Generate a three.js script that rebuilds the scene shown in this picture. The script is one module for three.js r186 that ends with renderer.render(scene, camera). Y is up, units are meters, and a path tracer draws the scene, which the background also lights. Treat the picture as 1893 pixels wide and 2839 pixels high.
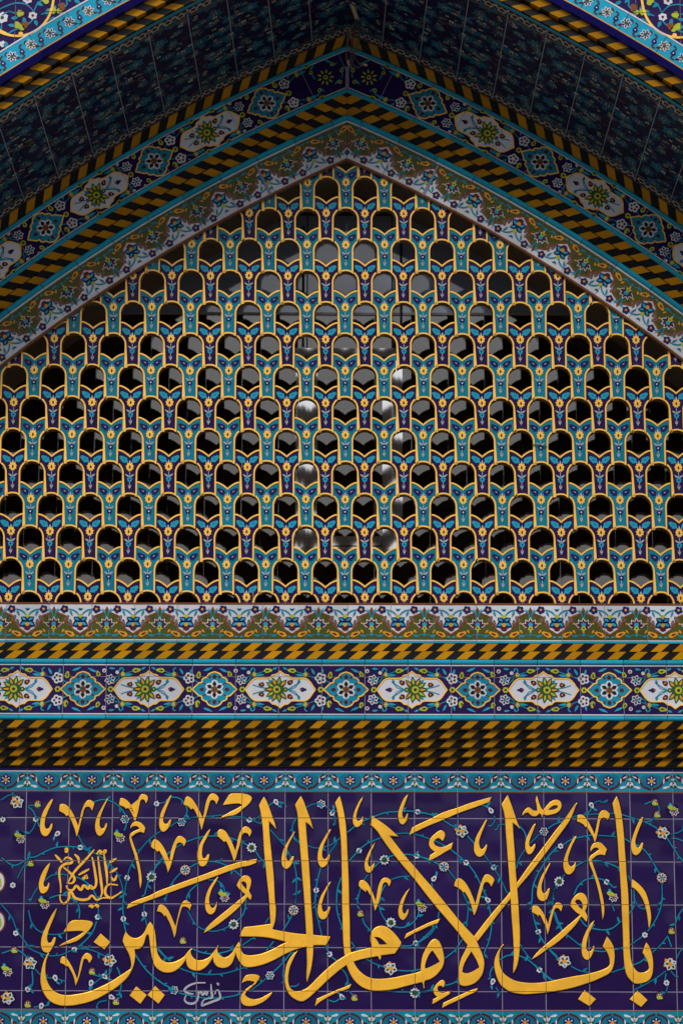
import * as THREE from 'three';
import { mergeGeometries } from 'three/addons/utils/BufferGeometryUtils.js';

// ---------------------------------------------------------------- camera, sky, sun, exposure
const PITCH = 13.9 * Math.PI / 180, FOC = 9395, PW = 1893, PH = 2839, ROLL = 0.0023;
const EYE = new THREE.Vector3(-0.023, 1.7, 15.62);
const scene = new THREE.Scene();
const camera = new THREE.PerspectiveCamera(2 * Math.atan(PH / 2 / FOC) * 180 / Math.PI, PW / PH, 0.1, 400);
camera.position.copy(EYE);
camera.rotation.set(PITCH, 0, ROLL, 'YXZ');
scene.add(camera);

const renderer = new THREE.WebGLRenderer({ antialias: true });
renderer.toneMapping = THREE.LinearToneMapping;
renderer.toneMappingExposure = 1.1;
renderer.shadowMap.enabled = true;

{ // overcast sky
  const w = 128, h = 64, d = new Float32Array(w * h * 4);
  for (let j = 0; j < h; j++) for (let i = 0; i < w; i++) {
    const el = ((j + 0.5) / h - 0.5) * Math.PI, up = Math.max(0, Math.sin(el)), k = (j * w + i) * 4;
    const L = 1.75 * (0.24 + 0.76 * up), hz = Math.pow(1 - up, 4); // overcast: three to four times brighter overhead than at the horizon
    d[k] = L * (0.95 + 0.12 * hz); d[k + 1] = L * (0.98 + 0.02 * hz); d[k + 2] = L * (1.07 - 0.16 * hz); d[k + 3] = 1;
  }
  const sky = new THREE.DataTexture(d, w, h, THREE.RGBAFormat, THREE.FloatType);
  sky.mapping = THREE.EquirectangularReflectionMapping; sky.magFilter = THREE.LinearFilter; sky.needsUpdate = true;
  scene.background = sky; scene.environment = sky;
}
const sun = new THREE.DirectionalLight(new THREE.Color().setRGB(1, 0.95, 0.87), 1.5);
sun.position.set(-6, 19.3, 21); sun.target.position.set(0, 5, 0);
sun.shadow.radius = 26; sun.castShadow = true;
Object.assign(sun.shadow.camera, { left: -8, right: 8, top: 8, bottom: -8, near: 1, far: 60 });
sun.shadow.mapSize.set(2048, 2048);
scene.add(sun, sun.target);

// ---------------------------------------------------------------- small helpers
let seed = 20240611;
const rnd = () => { seed = (seed + 0x6D2B79F5) | 0; let t = Math.imul(seed ^ (seed >>> 15), 1 | seed); t = (t + Math.imul(t ^ (t >>> 7), 61 | t)) ^ t; return ((t ^ (t >>> 14)) >>> 0) / 4294967296; };
const used = new Map();
const numbered = (n) => { const k = used.get(n) || 0; used.set(n, k + 1); return k ? n + '_' + String(k).padStart(3, '0') : n; };
function thing(name, label, category, group) {
  const o = new THREE.Group(); o.name = numbered(name); o.userData = { label, category }; if (group) o.userData.group = group; scene.add(o); return o;
}
function mesh(name, geo, mat, parent) {
  const m = new THREE.Mesh(geo, mat); m.name = name; m.castShadow = m.receiveShadow = true; parent.add(m); return m;
}
function solo(name, geo, mat, data) { const m = mesh(numbered(name), geo, mat, scene); m.userData = data; return m; }
// a point of the photograph measured on the wall plane at depth z
function at(px, py, z) {
  let u = px - PW / 2, v = py - PH / 2; const c = Math.cos(ROLL), s = Math.sin(ROLL);
  [u, v] = [u * c + v * s, -u * s + v * c];
  const dx = u / FOC, dy = -v / FOC, ct = Math.cos(PITCH), st = Math.sin(PITCH);
  const ry = dy * ct + st, rz = dy * st - ct, t = (z - EYE.z) / rz;
  return [EYE.x + dx * t, EYE.y + ry * t];
}

// ---------------------------------------------------------------- colours of the glazes (linear)
const K = {
  purple: [0.021, 0.0085, 0.074], deep: [0.008, 0.006, 0.10], ink: [0.006, 0.004, 0.055], navy: [0.014, 0.012, 0.11], turq: [0.008, 0.235, 0.36], sky: [0.015, 0.33, 0.50],
  vine: [0.008, 0.17, 0.29], white: [0.60, 0.61, 0.66], gold: [1.0, 0.55, 0.085], leafgold: [1.0, 0.52, 0.04], yellow: [0.44, 0.195, 0.003], black: [0.010, 0.010, 0.011], clay: [0.26, 0.15, 0.06],
  olive: [0.072, 0.082, 0.012], lime: [0.40, 0.46, 0.03], maroon: [0.085, 0.012, 0.022], brown: [0.21, 0.062, 0.022], amber: [0.70, 0.30, 0.02],
  green: [0.03, 0.085, 0.03], grey: [0.42, 0.43, 0.48], grout: [0.26, 0.25, 0.33], lattq: [0.005, 0.205, 0.30],
};

// ---------------------------------------------------------------- triangle bag: flat relief ornament with real thickness
class Bag {
  constructor() { this.p = []; this.c = []; }
  tri(a, b, c, col) { this.p.push(...a, ...b, ...c); this.c.push(col); }
  quad(a, b, c, d, col) { this.tri(a, b, c, col); this.tri(a, c, d, col); }
  poly(pts, col, z0, z1, holes = [], side = col) {
    const area = (q) => { let s = 0; for (let i = 0; i < q.length; i++) { const a = q[i], b = q[(i + 1) % q.length]; s += a[0] * b[1] - b[0] * a[1]; } return s; };
    if (area(pts) < 0) pts = pts.slice().reverse();
    holes = holes.map((h) => (area(h) > 0 ? h.slice().reverse() : h));
    const V = (q) => q.map((a) => new THREE.Vector2(a[0], a[1]));
    const all = pts.concat(...holes);
    for (const f of THREE.ShapeUtils.triangulateShape(V(pts), holes.map(V))) {
      const [a, b, c] = f.map((i) => all[i]);
      const w = (b[0] - a[0]) * (c[1] - a[1]) - (b[1] - a[1]) * (c[0] - a[0]);
      const q = w < 0 ? [a, c, b] : [a, b, c];
      this.tri([...q[0].slice(0, 2), z1], [...q[1].slice(0, 2), z1], [...q[2].slice(0, 2), z1], col);
    }
    if (z0 < z1) for (const r of [pts, ...holes]) for (let i = 0; i < r.length; i++) {
      const a = r[i], b = r[(i + 1) % r.length];
      this.quad([a[0], a[1], z0], [b[0], b[1], z0], [b[0], b[1], z1], [a[0], a[1], z1], side);
    }
    return this;
  }
  // ribbon of width w (number or function of 0..1) along a polyline
  ribbon(pts, w, col, z0, z1, shift = 0) {
    const n = pts.length, L = [], R = [];
    for (let i = 0; i < n; i++) {
      const a = pts[Math.max(0, i - 1)], b = pts[Math.min(n - 1, i + 1)], p = pts[i];
      let tx = b[0] - a[0], ty = b[1] - a[1]; const l = Math.hypot(tx, ty) || 1; tx /= l; ty /= l;
      let k = 1;
      if (i > 0 && i < n - 1) { const c = pts[i - 1], e = [p[0] - c[0], p[1] - c[1]], m = Math.hypot(...e) || 1; k = 1 / Math.max(0.5, Math.abs((e[0] * tx + e[1] * ty) / m)); }
      const h = (typeof w === 'function' ? w(i / (n - 1)) : w) / 2 * k, s = shift * k;
      L.push([p[0] - ty * (h + s), p[1] + tx * (h + s)]); R.push([p[0] + ty * (h - s), p[1] - tx * (h - s)]);
    }
    for (let i = 0; i < n - 1; i++) {
      this.quad([...R[i], z1], [...R[i + 1], z1], [...L[i + 1], z1], [...L[i], z1], col);
      this.quad([...R[i], z0], [...R[i + 1], z0], [...R[i + 1], z1], [...R[i], z1], col);
      this.quad([...L[i + 1], z0], [...L[i], z0], [...L[i], z1], [...L[i + 1], z1], col);
    }
    for (const i of [0, n - 1]) { const q = [[...L[i], z0], [...R[i], z0], [...R[i], z1], [...L[i], z1]]; i ? this.quad(q[1], q[0], q[3], q[2], col) : this.quad(q[0], q[1], q[2], q[3], col); }
    return this;
  }
  // eight corners: back quad b0..b3, front quad f0..f3 (counter-clockwise seen from the front)
  block(b, f, col) {
    this.quad(f[0], f[1], f[2], f[3], col); this.quad(b[3], b[2], b[1], b[0], col);
    for (let i = 0; i < 4; i++) { const j = (i + 1) % 4; this.quad(b[i], b[j], f[j], f[i], col); }
    return this;
  }
  slab(f, t, col) { // thickness t behind a front quad
    const s = (a, b) => a.map((v, i) => v - b[i]), e = s(f[1], f[0]), g = s(f[3], f[0]);
    let n = [e[1] * g[2] - e[2] * g[1], e[2] * g[0] - e[0] * g[2], e[0] * g[1] - e[1] * g[0]]; const l = Math.hypot(...n); n = n.map((v) => v / l * t);
    return this.block(f.map((p) => s(p, n)), f, col);
  }
  // tile with a bevelled glaze edge
  tile(x0, x1, y0, y1, z0, z1, col, b = 0.0012, side = K.clay) {
    const q = (x0, x1, y0, y1, z) => [[x0, y0, z], [x1, y0, z], [x1, y1, z], [x0, y1, z]];
    const T = q(x0 + b, x1 - b, y0 + b, y1 - b, z1), M = q(x0, x1, y0, y1, z1 - b * 0.8), B = q(x0, x1, y0, y1, z0);
    this.quad(...T, col);
    for (let i = 0; i < 4; i++) { const j = (i + 1) % 4; this.quad(M[i], M[j], T[j], T[i], col); this.quad(B[i], B[j], M[j], M[i], side); }
    return this;
  }
  add(o) { for (const v of o.p) this.p.push(v); for (const c of o.c) this.c.push(c); return this; }
  geoIn(g, col) { const n = g.index ? g.toNonIndexed() : g, a = n.attributes.position.array; for (let i = 0; i < a.length; i += 9) this.tri([a[i], a[i + 1], a[i + 2]], [a[i + 3], a[i + 4], a[i + 5]], [a[i + 6], a[i + 7], a[i + 8]], col); return this; }
  map(f) { const o = new Bag(); o.c = this.c; for (let i = 0; i < this.p.length; i += 3) o.p.push(...f(this.p[i], this.p[i + 1], this.p[i + 2])); return o; }
  mirror() { const o = new Bag(); o.c = this.c; const p = this.p; for (let i = 0; i < p.length; i += 9) o.p.push(-p[i], p[i + 1], p[i + 2], -p[i + 6], p[i + 7], p[i + 8], -p[i + 3], p[i + 4], p[i + 5]); return o; }
  // keep the side where a*x + b*y >= c
  half(a, b, c) {
    const o = new Bag(), p = this.p;
    for (let i = 0, t = 0; i < p.length; i += 9, t++) {
      const v = [[p[i], p[i + 1], p[i + 2]], [p[i + 3], p[i + 4], p[i + 5]], [p[i + 6], p[i + 7], p[i + 8]]], d = v.map((q) => a * q[0] + b * q[1] - c);
      if (d[0] >= 0 && d[1] >= 0 && d[2] >= 0) { o.tri(v[0], v[1], v[2], this.c[t]); continue; }
      if (d[0] < 0 && d[1] < 0 && d[2] < 0) continue;
      const r = [];
      for (let k = 0; k < 3; k++) { const m = (k + 1) % 3; if (d[k] >= 0) r.push(v[k]); if ((d[k] >= 0) !== (d[m] >= 0)) { const s = d[k] / (d[k] - d[m]); r.push(v[k].map((q, z) => q + (v[m][z] - q) * s)); } }
      for (let k = 1; k < r.length - 1; k++) o.tri(r[0], r[k], r[k + 1], this.c[t]);
    }
    return o;
  }
  rect(x0, x1, y0, y1) { return this.near(x0, x1, y0, y1).half(1, 0, x0).half(-1, 0, -x1).half(0, 1, y0).half(0, -1, -y1); }
  near(x0, x1, y0, y1) { const o = new Bag(), p = this.p; for (let i = 0, t = 0; i < p.length; i += 9, t++) { if (Math.max(p[i], p[i + 3], p[i + 6]) < x0 || Math.min(p[i], p[i + 3], p[i + 6]) > x1 || Math.max(p[i + 1], p[i + 4], p[i + 7]) < y0 || Math.min(p[i + 1], p[i + 4], p[i + 7]) > y1) continue; for (let k = 0; k < 9; k++) o.p.push(p[i + k]); o.c.push(this.c[t]); } return o; }
  // cut the joints of a tile grid out of a piece that crosses them
  cut(xs, ys, gap = 0.0016) {
    let x0 = 1e9, x1 = -1e9, y0 = 1e9, y1 = -1e9; const p = this.p, o = new Bag();
    for (let i = 0; i < p.length; i += 3) { x0 = Math.min(x0, p[i]); x1 = Math.max(x1, p[i]); y0 = Math.min(y0, p[i + 1]); y1 = Math.max(y1, p[i + 1]); }
    const cells = (js, lo, hi) => { const e = [-1e9, ...js.filter((j) => j > lo && j < hi).sort((a, b) => a - b), 1e9], r = []; for (let i = 0; i < e.length - 1; i++) r.push([e[i] + gap, e[i + 1] - gap]); return r; };
    for (const [a, b] of cells(xs, x0, x1)) for (const [c, d] of cells(ys, y0, y1)) o.add(this.rect(a, b, c, d));
    return o;
  }
  get empty() { return this.p.length === 0; }
  geo(tone = 1, uvs = 1) {
    const g = new THREE.BufferGeometry(), n = this.p.length / 3, col = new Float32Array(n * 3), uv = new Float32Array(n * 2);
    for (let t = 0; t < this.c.length; t++) for (let k = 0; k < 3; k++) { const i = t * 3 + k; for (let m = 0; m < 3; m++) col[i * 3 + m] = Math.min(1, this.c[t][m] * tone); uv[i * 2] = (this.p[i * 3] + this.p[i * 3 + 2] * 0.7) * uvs; uv[i * 2 + 1] = (this.p[i * 3 + 1] + this.p[i * 3 + 2] * 0.7) * uvs; }
    g.setAttribute('position', new THREE.BufferAttribute(new Float32Array(this.p), 3));
    g.setAttribute('color', new THREE.BufferAttribute(col, 3)); g.setAttribute('uv', new THREE.BufferAttribute(uv, 2));
    g.computeVertexNormals(); return g;
  }
}
class Parts { constructor() { this.base = new Bag(); this.list = []; } part(name) { const b = new Bag(); this.list.push([name, b]); return b; } }
const circle = (x, y, r, n = 10, ry = r, a0 = 0) => Array.from({ length: n }, (_, i) => [x + r * Math.cos(a0 + i / n * 2 * Math.PI), y + ry * Math.sin(a0 + i / n * 2 * Math.PI)]);
const leafPts = (x, y, ang, len, wid, bend = 0) => { // pointed leaf starting at x,y
  const f = [], b = []; const c = Math.cos(ang), s = Math.sin(ang);
  for (let i = 0; i <= 6; i++) { const t = i / 6, w = wid / 2 * Math.sin(Math.PI * Math.pow(t, 0.8)), o = bend * t * t; const X = t * len; f.push([x + X * c - (o + w) * s, y + X * s + (o + w) * c]); if (i && i < 6) b.unshift([x + X * c - (o - w) * s, y + X * s + (o - w) * c]); }
  return f.concat(b);
};
const dentLeaf = (x, y, ang, len, wid) => { // leaf with a toothed edge
  const prof = [[0, 0.12], [0.2, 0.42], [0.35, 0.5], [0.42, 0.36], [0.6, 0.44], [0.66, 0.27], [0.82, 0.3], [1, 0]], c = Math.cos(ang), s = Math.sin(ang), P = (t, w) => [x + t * len * c - w * wid * s, y + t * len * s + w * wid * c];
  return [...prof.map(([t, w]) => P(t, w)), ...prof.slice(0, -1).reverse().map(([t, w]) => P(t, -w))];
};
function bloom(b, x, y, r, n, petal, inner, heart, z, a0 = 0.3, fat = 0.62) {
  for (let i = 0; i < n; i++) { const a = a0 + i / n * 2 * Math.PI; b.poly(leafPts(x + Math.cos(a) * r * 0.1, y + Math.sin(a) * r * 0.1, a, r * 0.9, r * fat * 6 / n * 1.05), petal, z, z + 0.0022 + (i % 2) * 0.0003); if (inner) b.poly(leafPts(x + Math.cos(a) * r * 0.3, y + Math.sin(a) * r * 0.3, a, r * 0.52, r * fat * 3 / n), inner, z + 0.002, z + 0.0031); }
  b.poly(circle(x, y, r * 0.3, 8), heart, z, z + 0.0036);
}
// outlines: "x,y" points, "!" marks a corner; the rest is rounded
const parse = (s) => s.trim().split(/\s+/).map((w) => { const c = w.endsWith('!'), [x, y] = w.replace('!', '').split(',').map(Number); return { x, y, c }; });
function smooth(P, closed = true, seg = 4) {
  const n = P.length, out = [], T = (i) => { const a = P[(i - 1 + n) % n], b = P[(i + 1) % n]; if (!closed && i === 0) return null; if (!closed && i === n - 1) return null; const x = b.x - a.x, y = b.y - a.y, l = Math.hypot(x, y) || 1; return [x / l, y / l]; };
  for (let i = 0; i < (closed ? n : n - 1); i++) {
    const p = P[i], q = P[(i + 1) % n], L = Math.hypot(q.x - p.x, q.y - p.y) || 1, d = [(q.x - p.x) / L, (q.y - p.y) / L];
    const t0 = p.c ? d : T(i) || d, t1 = q.c ? d : T((i + 1) % n) || d;
    for (let k = 0; k < seg; k++) { const t = k / seg, t2 = t * t, t3 = t2 * t, h1 = 2 * t3 - 3 * t2 + 1, h2 = t3 - 2 * t2 + t, h3 = -2 * t3 + 3 * t2, h4 = t3 - t2; out.push([h1 * p.x + h2 * L * t0[0] + h3 * q.x + h4 * L * t1[0], h1 * p.y + h2 * L * t0[1] + h3 * q.y + h4 * L * t1[1]]); }
  }
  if (!closed) out.push([P[n - 1].x, P[n - 1].y]);
  return out;
}

// ---------------------------------------------------------------- materials
function noiseTex(size, octaves, lo, hi, sd) { // tileable value noise
  const f = new Float32Array(size * size); let amp = 1, tot = 0; const keep = seed; seed = sd;
  for (const cells of octaves) {
    const g = Array.from({ length: cells * cells }, rnd);
    for (let y = 0; y < size; y++) for (let x = 0; x < size; x++) {
      const u = x / size * cells, v = y / size * cells, i = Math.floor(u), j = Math.floor(v), s = (t) => t * t * (3 - 2 * t), a = s(u - i), b = s(v - j), G = (p, q) => g[(q % cells) * cells + (p % cells)];
      f[y * size + x] += amp * ((G(i, j) * (1 - a) + G(i + 1, j) * a) * (1 - b) + (G(i, j + 1) * (1 - a) + G(i + 1, j + 1) * a) * b);
    }
    tot += amp; amp *= 0.62;
  }
  seed = keep; const d = new Uint8Array(size * size * 4);
  for (let i = 0; i < size * size; i++) { const t = f[i] / tot, v = 255 * (lo + (hi - lo) * Math.min(1, Math.max(0, (t - 0.2) / 0.6))); d[i * 4] = d[i * 4 + 1] = d[i * 4 + 2] = v; d[i * 4 + 3] = 255; }
  const t = new THREE.DataTexture(d, size, size); t.wrapS = t.wrapT = THREE.RepeatWrapping; t.magFilter = THREE.LinearFilter; t.minFilter = THREE.LinearMipmapLinearFilter; t.generateMipmaps = true; t.needsUpdate = true; return t;
}
const rep = (t, r) => { const c = t.clone(); c.repeat.set(r, r); c.needsUpdate = true; return c; };
const waveT = rep(noiseTex(256, [3, 7], 0, 1, 5), 1 / 0.55), pitT = rep(noiseTex(256, [16, 37, 80], 0, 1, 9), 1 / 0.35);
const tintT = noiseTex(512, [5, 11, 24, 60, 130], 0.82, 1, 21); tintT.colorSpace = THREE.NoColorSpace; const tint = rep(tintT, 1 / 0.83);
const goldT = noiseTex(512, [7, 19, 47, 110], 0.80, 1, 33); goldT.colorSpace = THREE.NoColorSpace; const goldTint = rep(goldT, 1 / 0.5);
const glaze = (o = {}) => new THREE.MeshPhysicalMaterial({ vertexColors: true, roughness: 0.1, specularIntensity: 0.2, map: tint, bumpMap: waveT, bumpScale: 0.003, ...o });
const M = {
  tile: glaze(), tileA: glaze({ color: new THREE.Color().setRGB(0.86, 0.86, 0.88) }), tileB: glaze({ color: new THREE.Color().setRGB(1, 0.97, 0.92) }),
  panelA: glaze({ specularIntensity: 0.5 }), panelB: glaze({ specularIntensity: 0.5, color: new THREE.Color().setRGB(0.84, 0.84, 0.88) }), panelC: glaze({ specularIntensity: 0.5, color: new THREE.Color().setRGB(0.92, 0.95, 1) }),
  paint: glaze({ roughness: 0.26, bumpScale: 0.0003 }),
  brick: glaze({ roughness: 0.3, bumpScale: 0.0006 }),
  gold: glaze({ map: goldTint, roughness: 0.3, metalness: 0.22, specularIntensity: 0.5, bumpMap: pitT, bumpScale: 0.00014 }),
  rim: glaze({ map: goldTint, roughness: 0.32, metalness: 0.18, specularIntensity: 0.5, bumpMap: pitT, bumpScale: 0.0003 }),
  grout: new THREE.MeshStandardMaterial({ color: new THREE.Color().setRGB(...K.grout), roughness: 0.9, map: tint }),
  paleGrout: new THREE.MeshStandardMaterial({ color: new THREE.Color().setRGB(0.42, 0.42, 0.46), roughness: 0.9 }),
  grout2: new THREE.MeshStandardMaterial({ vertexColors: true, roughness: 0.9 }),
  wall: new THREE.MeshStandardMaterial({ color: new THREE.Color().setRGB(0.32, 0.25, 0.18), roughness: 0.9, map: tint }),
  alu: new THREE.MeshStandardMaterial({ color: new THREE.Color().setRGB(0.88, 0.87, 0.85), roughness: 0.1, metalness: 0.95 }),
  clearGlass: new THREE.MeshPhysicalMaterial({ color: new THREE.Color().setRGB(0.8, 0.78, 0.72), roughness: 0.0, ior: 1.9, transmission: 1, thickness: 0 }),
  dustGlass: new THREE.MeshPhysicalMaterial({ color: new THREE.Color().setRGB(0.30, 0.39, 0.58), roughness: 0.05, ior: 1.9, map: tint }),  // dusty upper panes; bluish reflected haze is mixed into the base colour
};

// ---------------------------------------------------------------- ground, walls and the court around
{
  const g = new THREE.PlaneGeometry(240, 240); g.rotateX(-Math.PI / 2); g.translate(0, 0, 40);
  solo('ground', g, new THREE.MeshStandardMaterial({ color: new THREE.Color().setRGB(0.11, 0.105, 0.10), roughness: 0.8 }), { kind: 'structure', label: 'dark grey stone paving of the courtyard', category: 'ground' });  // paving coloured darker than stone so little bounce light reaches the soffit
}
const CX = 3.1, CY = 0.6, R0 = 7.385, XE = 2.35;                 // the pointed arch: two arcs about (+-CX, CY)
const archY = (x, v) => CY + Math.sqrt((R0 + v) ** 2 - (CX + Math.abs(x)) ** 2);
// arch band coordinates: u along the arc from the apex, v outwards from the lattice edge (left half)
function onArch(vm) { const Rm = R0 + vm, b0 = Math.acos(CX / Rm); return (u, v, z) => { const b = b0 - u / Rm, R = R0 + v; return [CX - R * Math.cos(b), CY + R * Math.sin(b), z]; }; }
const uEnd = (vm) => { const Rm = R0 + vm; return (Math.acos(CX / Rm) - Math.acos((CX + XE) / Rm)) * Rm; };
const SILL = 5.1;
function ringWall(v, xw, yTop, z0, z1, yBot) { // solid between the arch curve at offset v and a rectangle
  const s = new THREE.Shape(); s.moveTo(-xw, yBot); s.lineTo(-XE - 0.1, yBot);
  for (let i = 0; i <= 48; i++) { const x = -XE - 0.1 + (XE + 0.1) * 2 * i / 48; s.lineTo(x, archY(x, v)); }
  s.lineTo(XE + 0.1, yBot); s.lineTo(xw, yBot); s.lineTo(xw, yTop); s.lineTo(-xw, yTop); s.closePath();
  const g = new THREE.ExtrudeGeometry(s, { depth: z1 - z0, bevelEnabled: false }); g.translate(0, 0, z0); return g;
}
{
  const w = thing('gate_wall', 'thick masonry wall that carries the tiled arch niche', 'wall');
  mesh('arch_masonry', ringWall(0.03, 4.2, 9.6, -0.62, 0.054, SILL - 0.3), M.wall, w);
  mesh('vault_masonry', ringWall(0.60, 4.2, 9.6, 0.054, 0.2, 0), M.wall, w);
  mesh('front_masonry', ringWall(0.70, 4.2, 9.6, 0.2, 1.24, 0), M.wall, w);
  const lower = new THREE.BoxGeometry(8.4, SILL - 0.18, 0.6); lower.translate(0, (SILL - 0.18) / 2, -0.312); mesh('lower_masonry', lower, M.wall, w);
  const ledge = new THREE.BoxGeometry(4.9, 0.5, 0.07); ledge.translate(0, 4.78, 0.03); mesh('ledge_masonry', ledge, M.wall, w);
  const led2 = new THREE.BoxGeometry(4.9, 0.3, 0.07); led2.translate(0, 4.67, 0.1); mesh('ledge_masonry', led2, M.wall, w);
  for (const s of [-1, 1]) { const b = new THREE.BoxGeometry(0.3, 7.4, 1.2); b.translate(s * (XE + 0.25), 3.7, 0.65); mesh('niche_side', b, M.wall, w); }
}
{ // closed room behind the window
  const w = thing('inner_room', 'dim plastered room behind the window', 'room'), pl = new THREE.MeshStandardMaterial({ color: new THREE.Color().setRGB(0.34, 0.26, 0.18), roughness: 0.9, map: tint });
  for (const [n, sx, sy, sz, x, y, z] of [['back_wall', 5.6, 4.2, 0.1, 0, 6, -4.5], ['side_wall', 0.1, 4.2, 4.05, -2.75, 6, -2.5], ['side_wall', 0.1, 4.2, 4.05, 2.75, 6, -2.5], ['floor', 5.4, 0.1, 4.05, 0, 4.0, -2.5], ['ceiling', 5.4, 0.1, 4.05, 0, 8.0, -2.5]]) { const g = new THREE.BoxGeometry(sx, sy, sz); g.translate(x, y, z); mesh(n, g, pl, w); }
}
{ // arcaded range across the court: what the glossy surfaces mirror
  const w = thing('court_range', 'long tan brick arcade across the courtyard', 'building');
  const sand = new THREE.MeshStandardMaterial({ color: new THREE.Color().setRGB(0.24, 0.185, 0.12), roughness: 0.85, map: tint });
  const s = new THREE.Shape(); s.moveTo(-60, 0); s.lineTo(60, 0); s.lineTo(60, 9.2); s.lineTo(-60, 9.2); s.closePath();
  for (let i = -11; i <= 11; i++) { const h = new THREE.Path(); const x = i * 5; h.moveTo(x - 1.7, 0.3); h.lineTo(x - 1.7, 4); h.quadraticCurveTo(x - 1.5, 5.2, x, 5.9); h.quadraticCurveTo(x + 1.5, 5.2, x + 1.7, 4); h.lineTo(x + 1.7, 0.3); h.closePath(); s.holes.push(h); }
  const g = new THREE.ExtrudeGeometry(s, { depth: 0.8, bevelEnabled: false }); g.translate(0, 0, 40); mesh('arcade_front', g, sand, w);
  const b = new THREE.BoxGeometry(120, 9.1, 0.4); b.translate(0, 4.55, 44); mesh('arcade_back', b, sand, w);
  const r = new THREE.BoxGeometry(120.6, 0.35, 4.6); r.translate(0, 9.36, 42); mesh('arcade_roof', r, sand, w);
}

// ---------------------------------------------------------------- window behind the lattice
{
  const w = thing('aluminium_window', 'aluminium framed dark window behind the pierced lattice', 'window');
  const Z = -0.45, bar = (x0, x1, y0, y1, t, name = 'frame') => { const g = new THREE.BoxGeometry(x1 - x0, y1 - y0, t); g.translate((x0 + x1) / 2, (y0 + y1) / 2, Z + t / 2); return mesh(name, g, M.alu, w); };
  const pane = (x0, x1, y0, y1, mat, dz = 0) => { const g = new THREE.BoxGeometry(x1 - x0, y1 - y0, 0.008); g.translate((x0 + x1) / 2, (y0 + y1) / 2, Z - 0.004 + dz); return mesh('pane', g, mat, w); };
    const xs = [-2.4, -0.195, 0.225, 2.4];
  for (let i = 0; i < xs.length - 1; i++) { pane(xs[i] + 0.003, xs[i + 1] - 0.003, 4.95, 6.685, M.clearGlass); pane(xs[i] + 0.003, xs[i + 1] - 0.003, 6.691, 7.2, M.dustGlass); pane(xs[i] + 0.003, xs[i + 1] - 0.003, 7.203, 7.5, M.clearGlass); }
  const fluted = (x0, x1, y0, y1) => { // flat post with raised strips
    const gs = [], n = 4, d = (x1 - x0) / n; const core = new THREE.BoxGeometry(x1 - x0, y1 - y0, 0.03); core.translate((x0 + x1) / 2, (y0 + y1) / 2, Z + 0.015); gs.push(core);
    for (let i = 0; i < n; i++) { const g = new THREE.BoxGeometry(d - 0.005, y1 - y0, 0.006); g.rotateY((rnd() - 0.5) * 0.03); g.translate(x0 + d * (i + 0.5), (y0 + y1) / 2, Z + 0.0332); gs.push(g); }
    return mesh('post', mergeGeometries(gs), M.alu, w);
  };
  fluted(-0.248, -0.142, 5.47, 6.40); fluted(0.176, 0.275, 5.47, 6.44);
  bar(-0.26, 0.285, 6.455, 6.50, 0.04, 'rail'); bar(-0.14, 0.174, 5.50, 5.545, 0.04, 'rail'); bar(-0.26, 0.285, 5.455, 5.49, 0.05, 'rail');
  
  { const g = new THREE.BoxGeometry(4.8, 0.012, 0.006); g.translate(0, 6.688, Z + 0.004); mesh('transom', g, new THREE.MeshStandardMaterial({ color: new THREE.Color().setRGB(0.3, 0.31, 0.34), roughness: 0.5 }), w); } 
  for (const x of [-0.215, 0.27]) { const g = new THREE.BoxGeometry(0.012, 0.62, 0.012); g.translate(x, 6.83, Z + 0.008); mesh('seal', g, new THREE.MeshStandardMaterial({ color: 0x0a0a0a, roughness: 0.7 }), w); }
}

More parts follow.
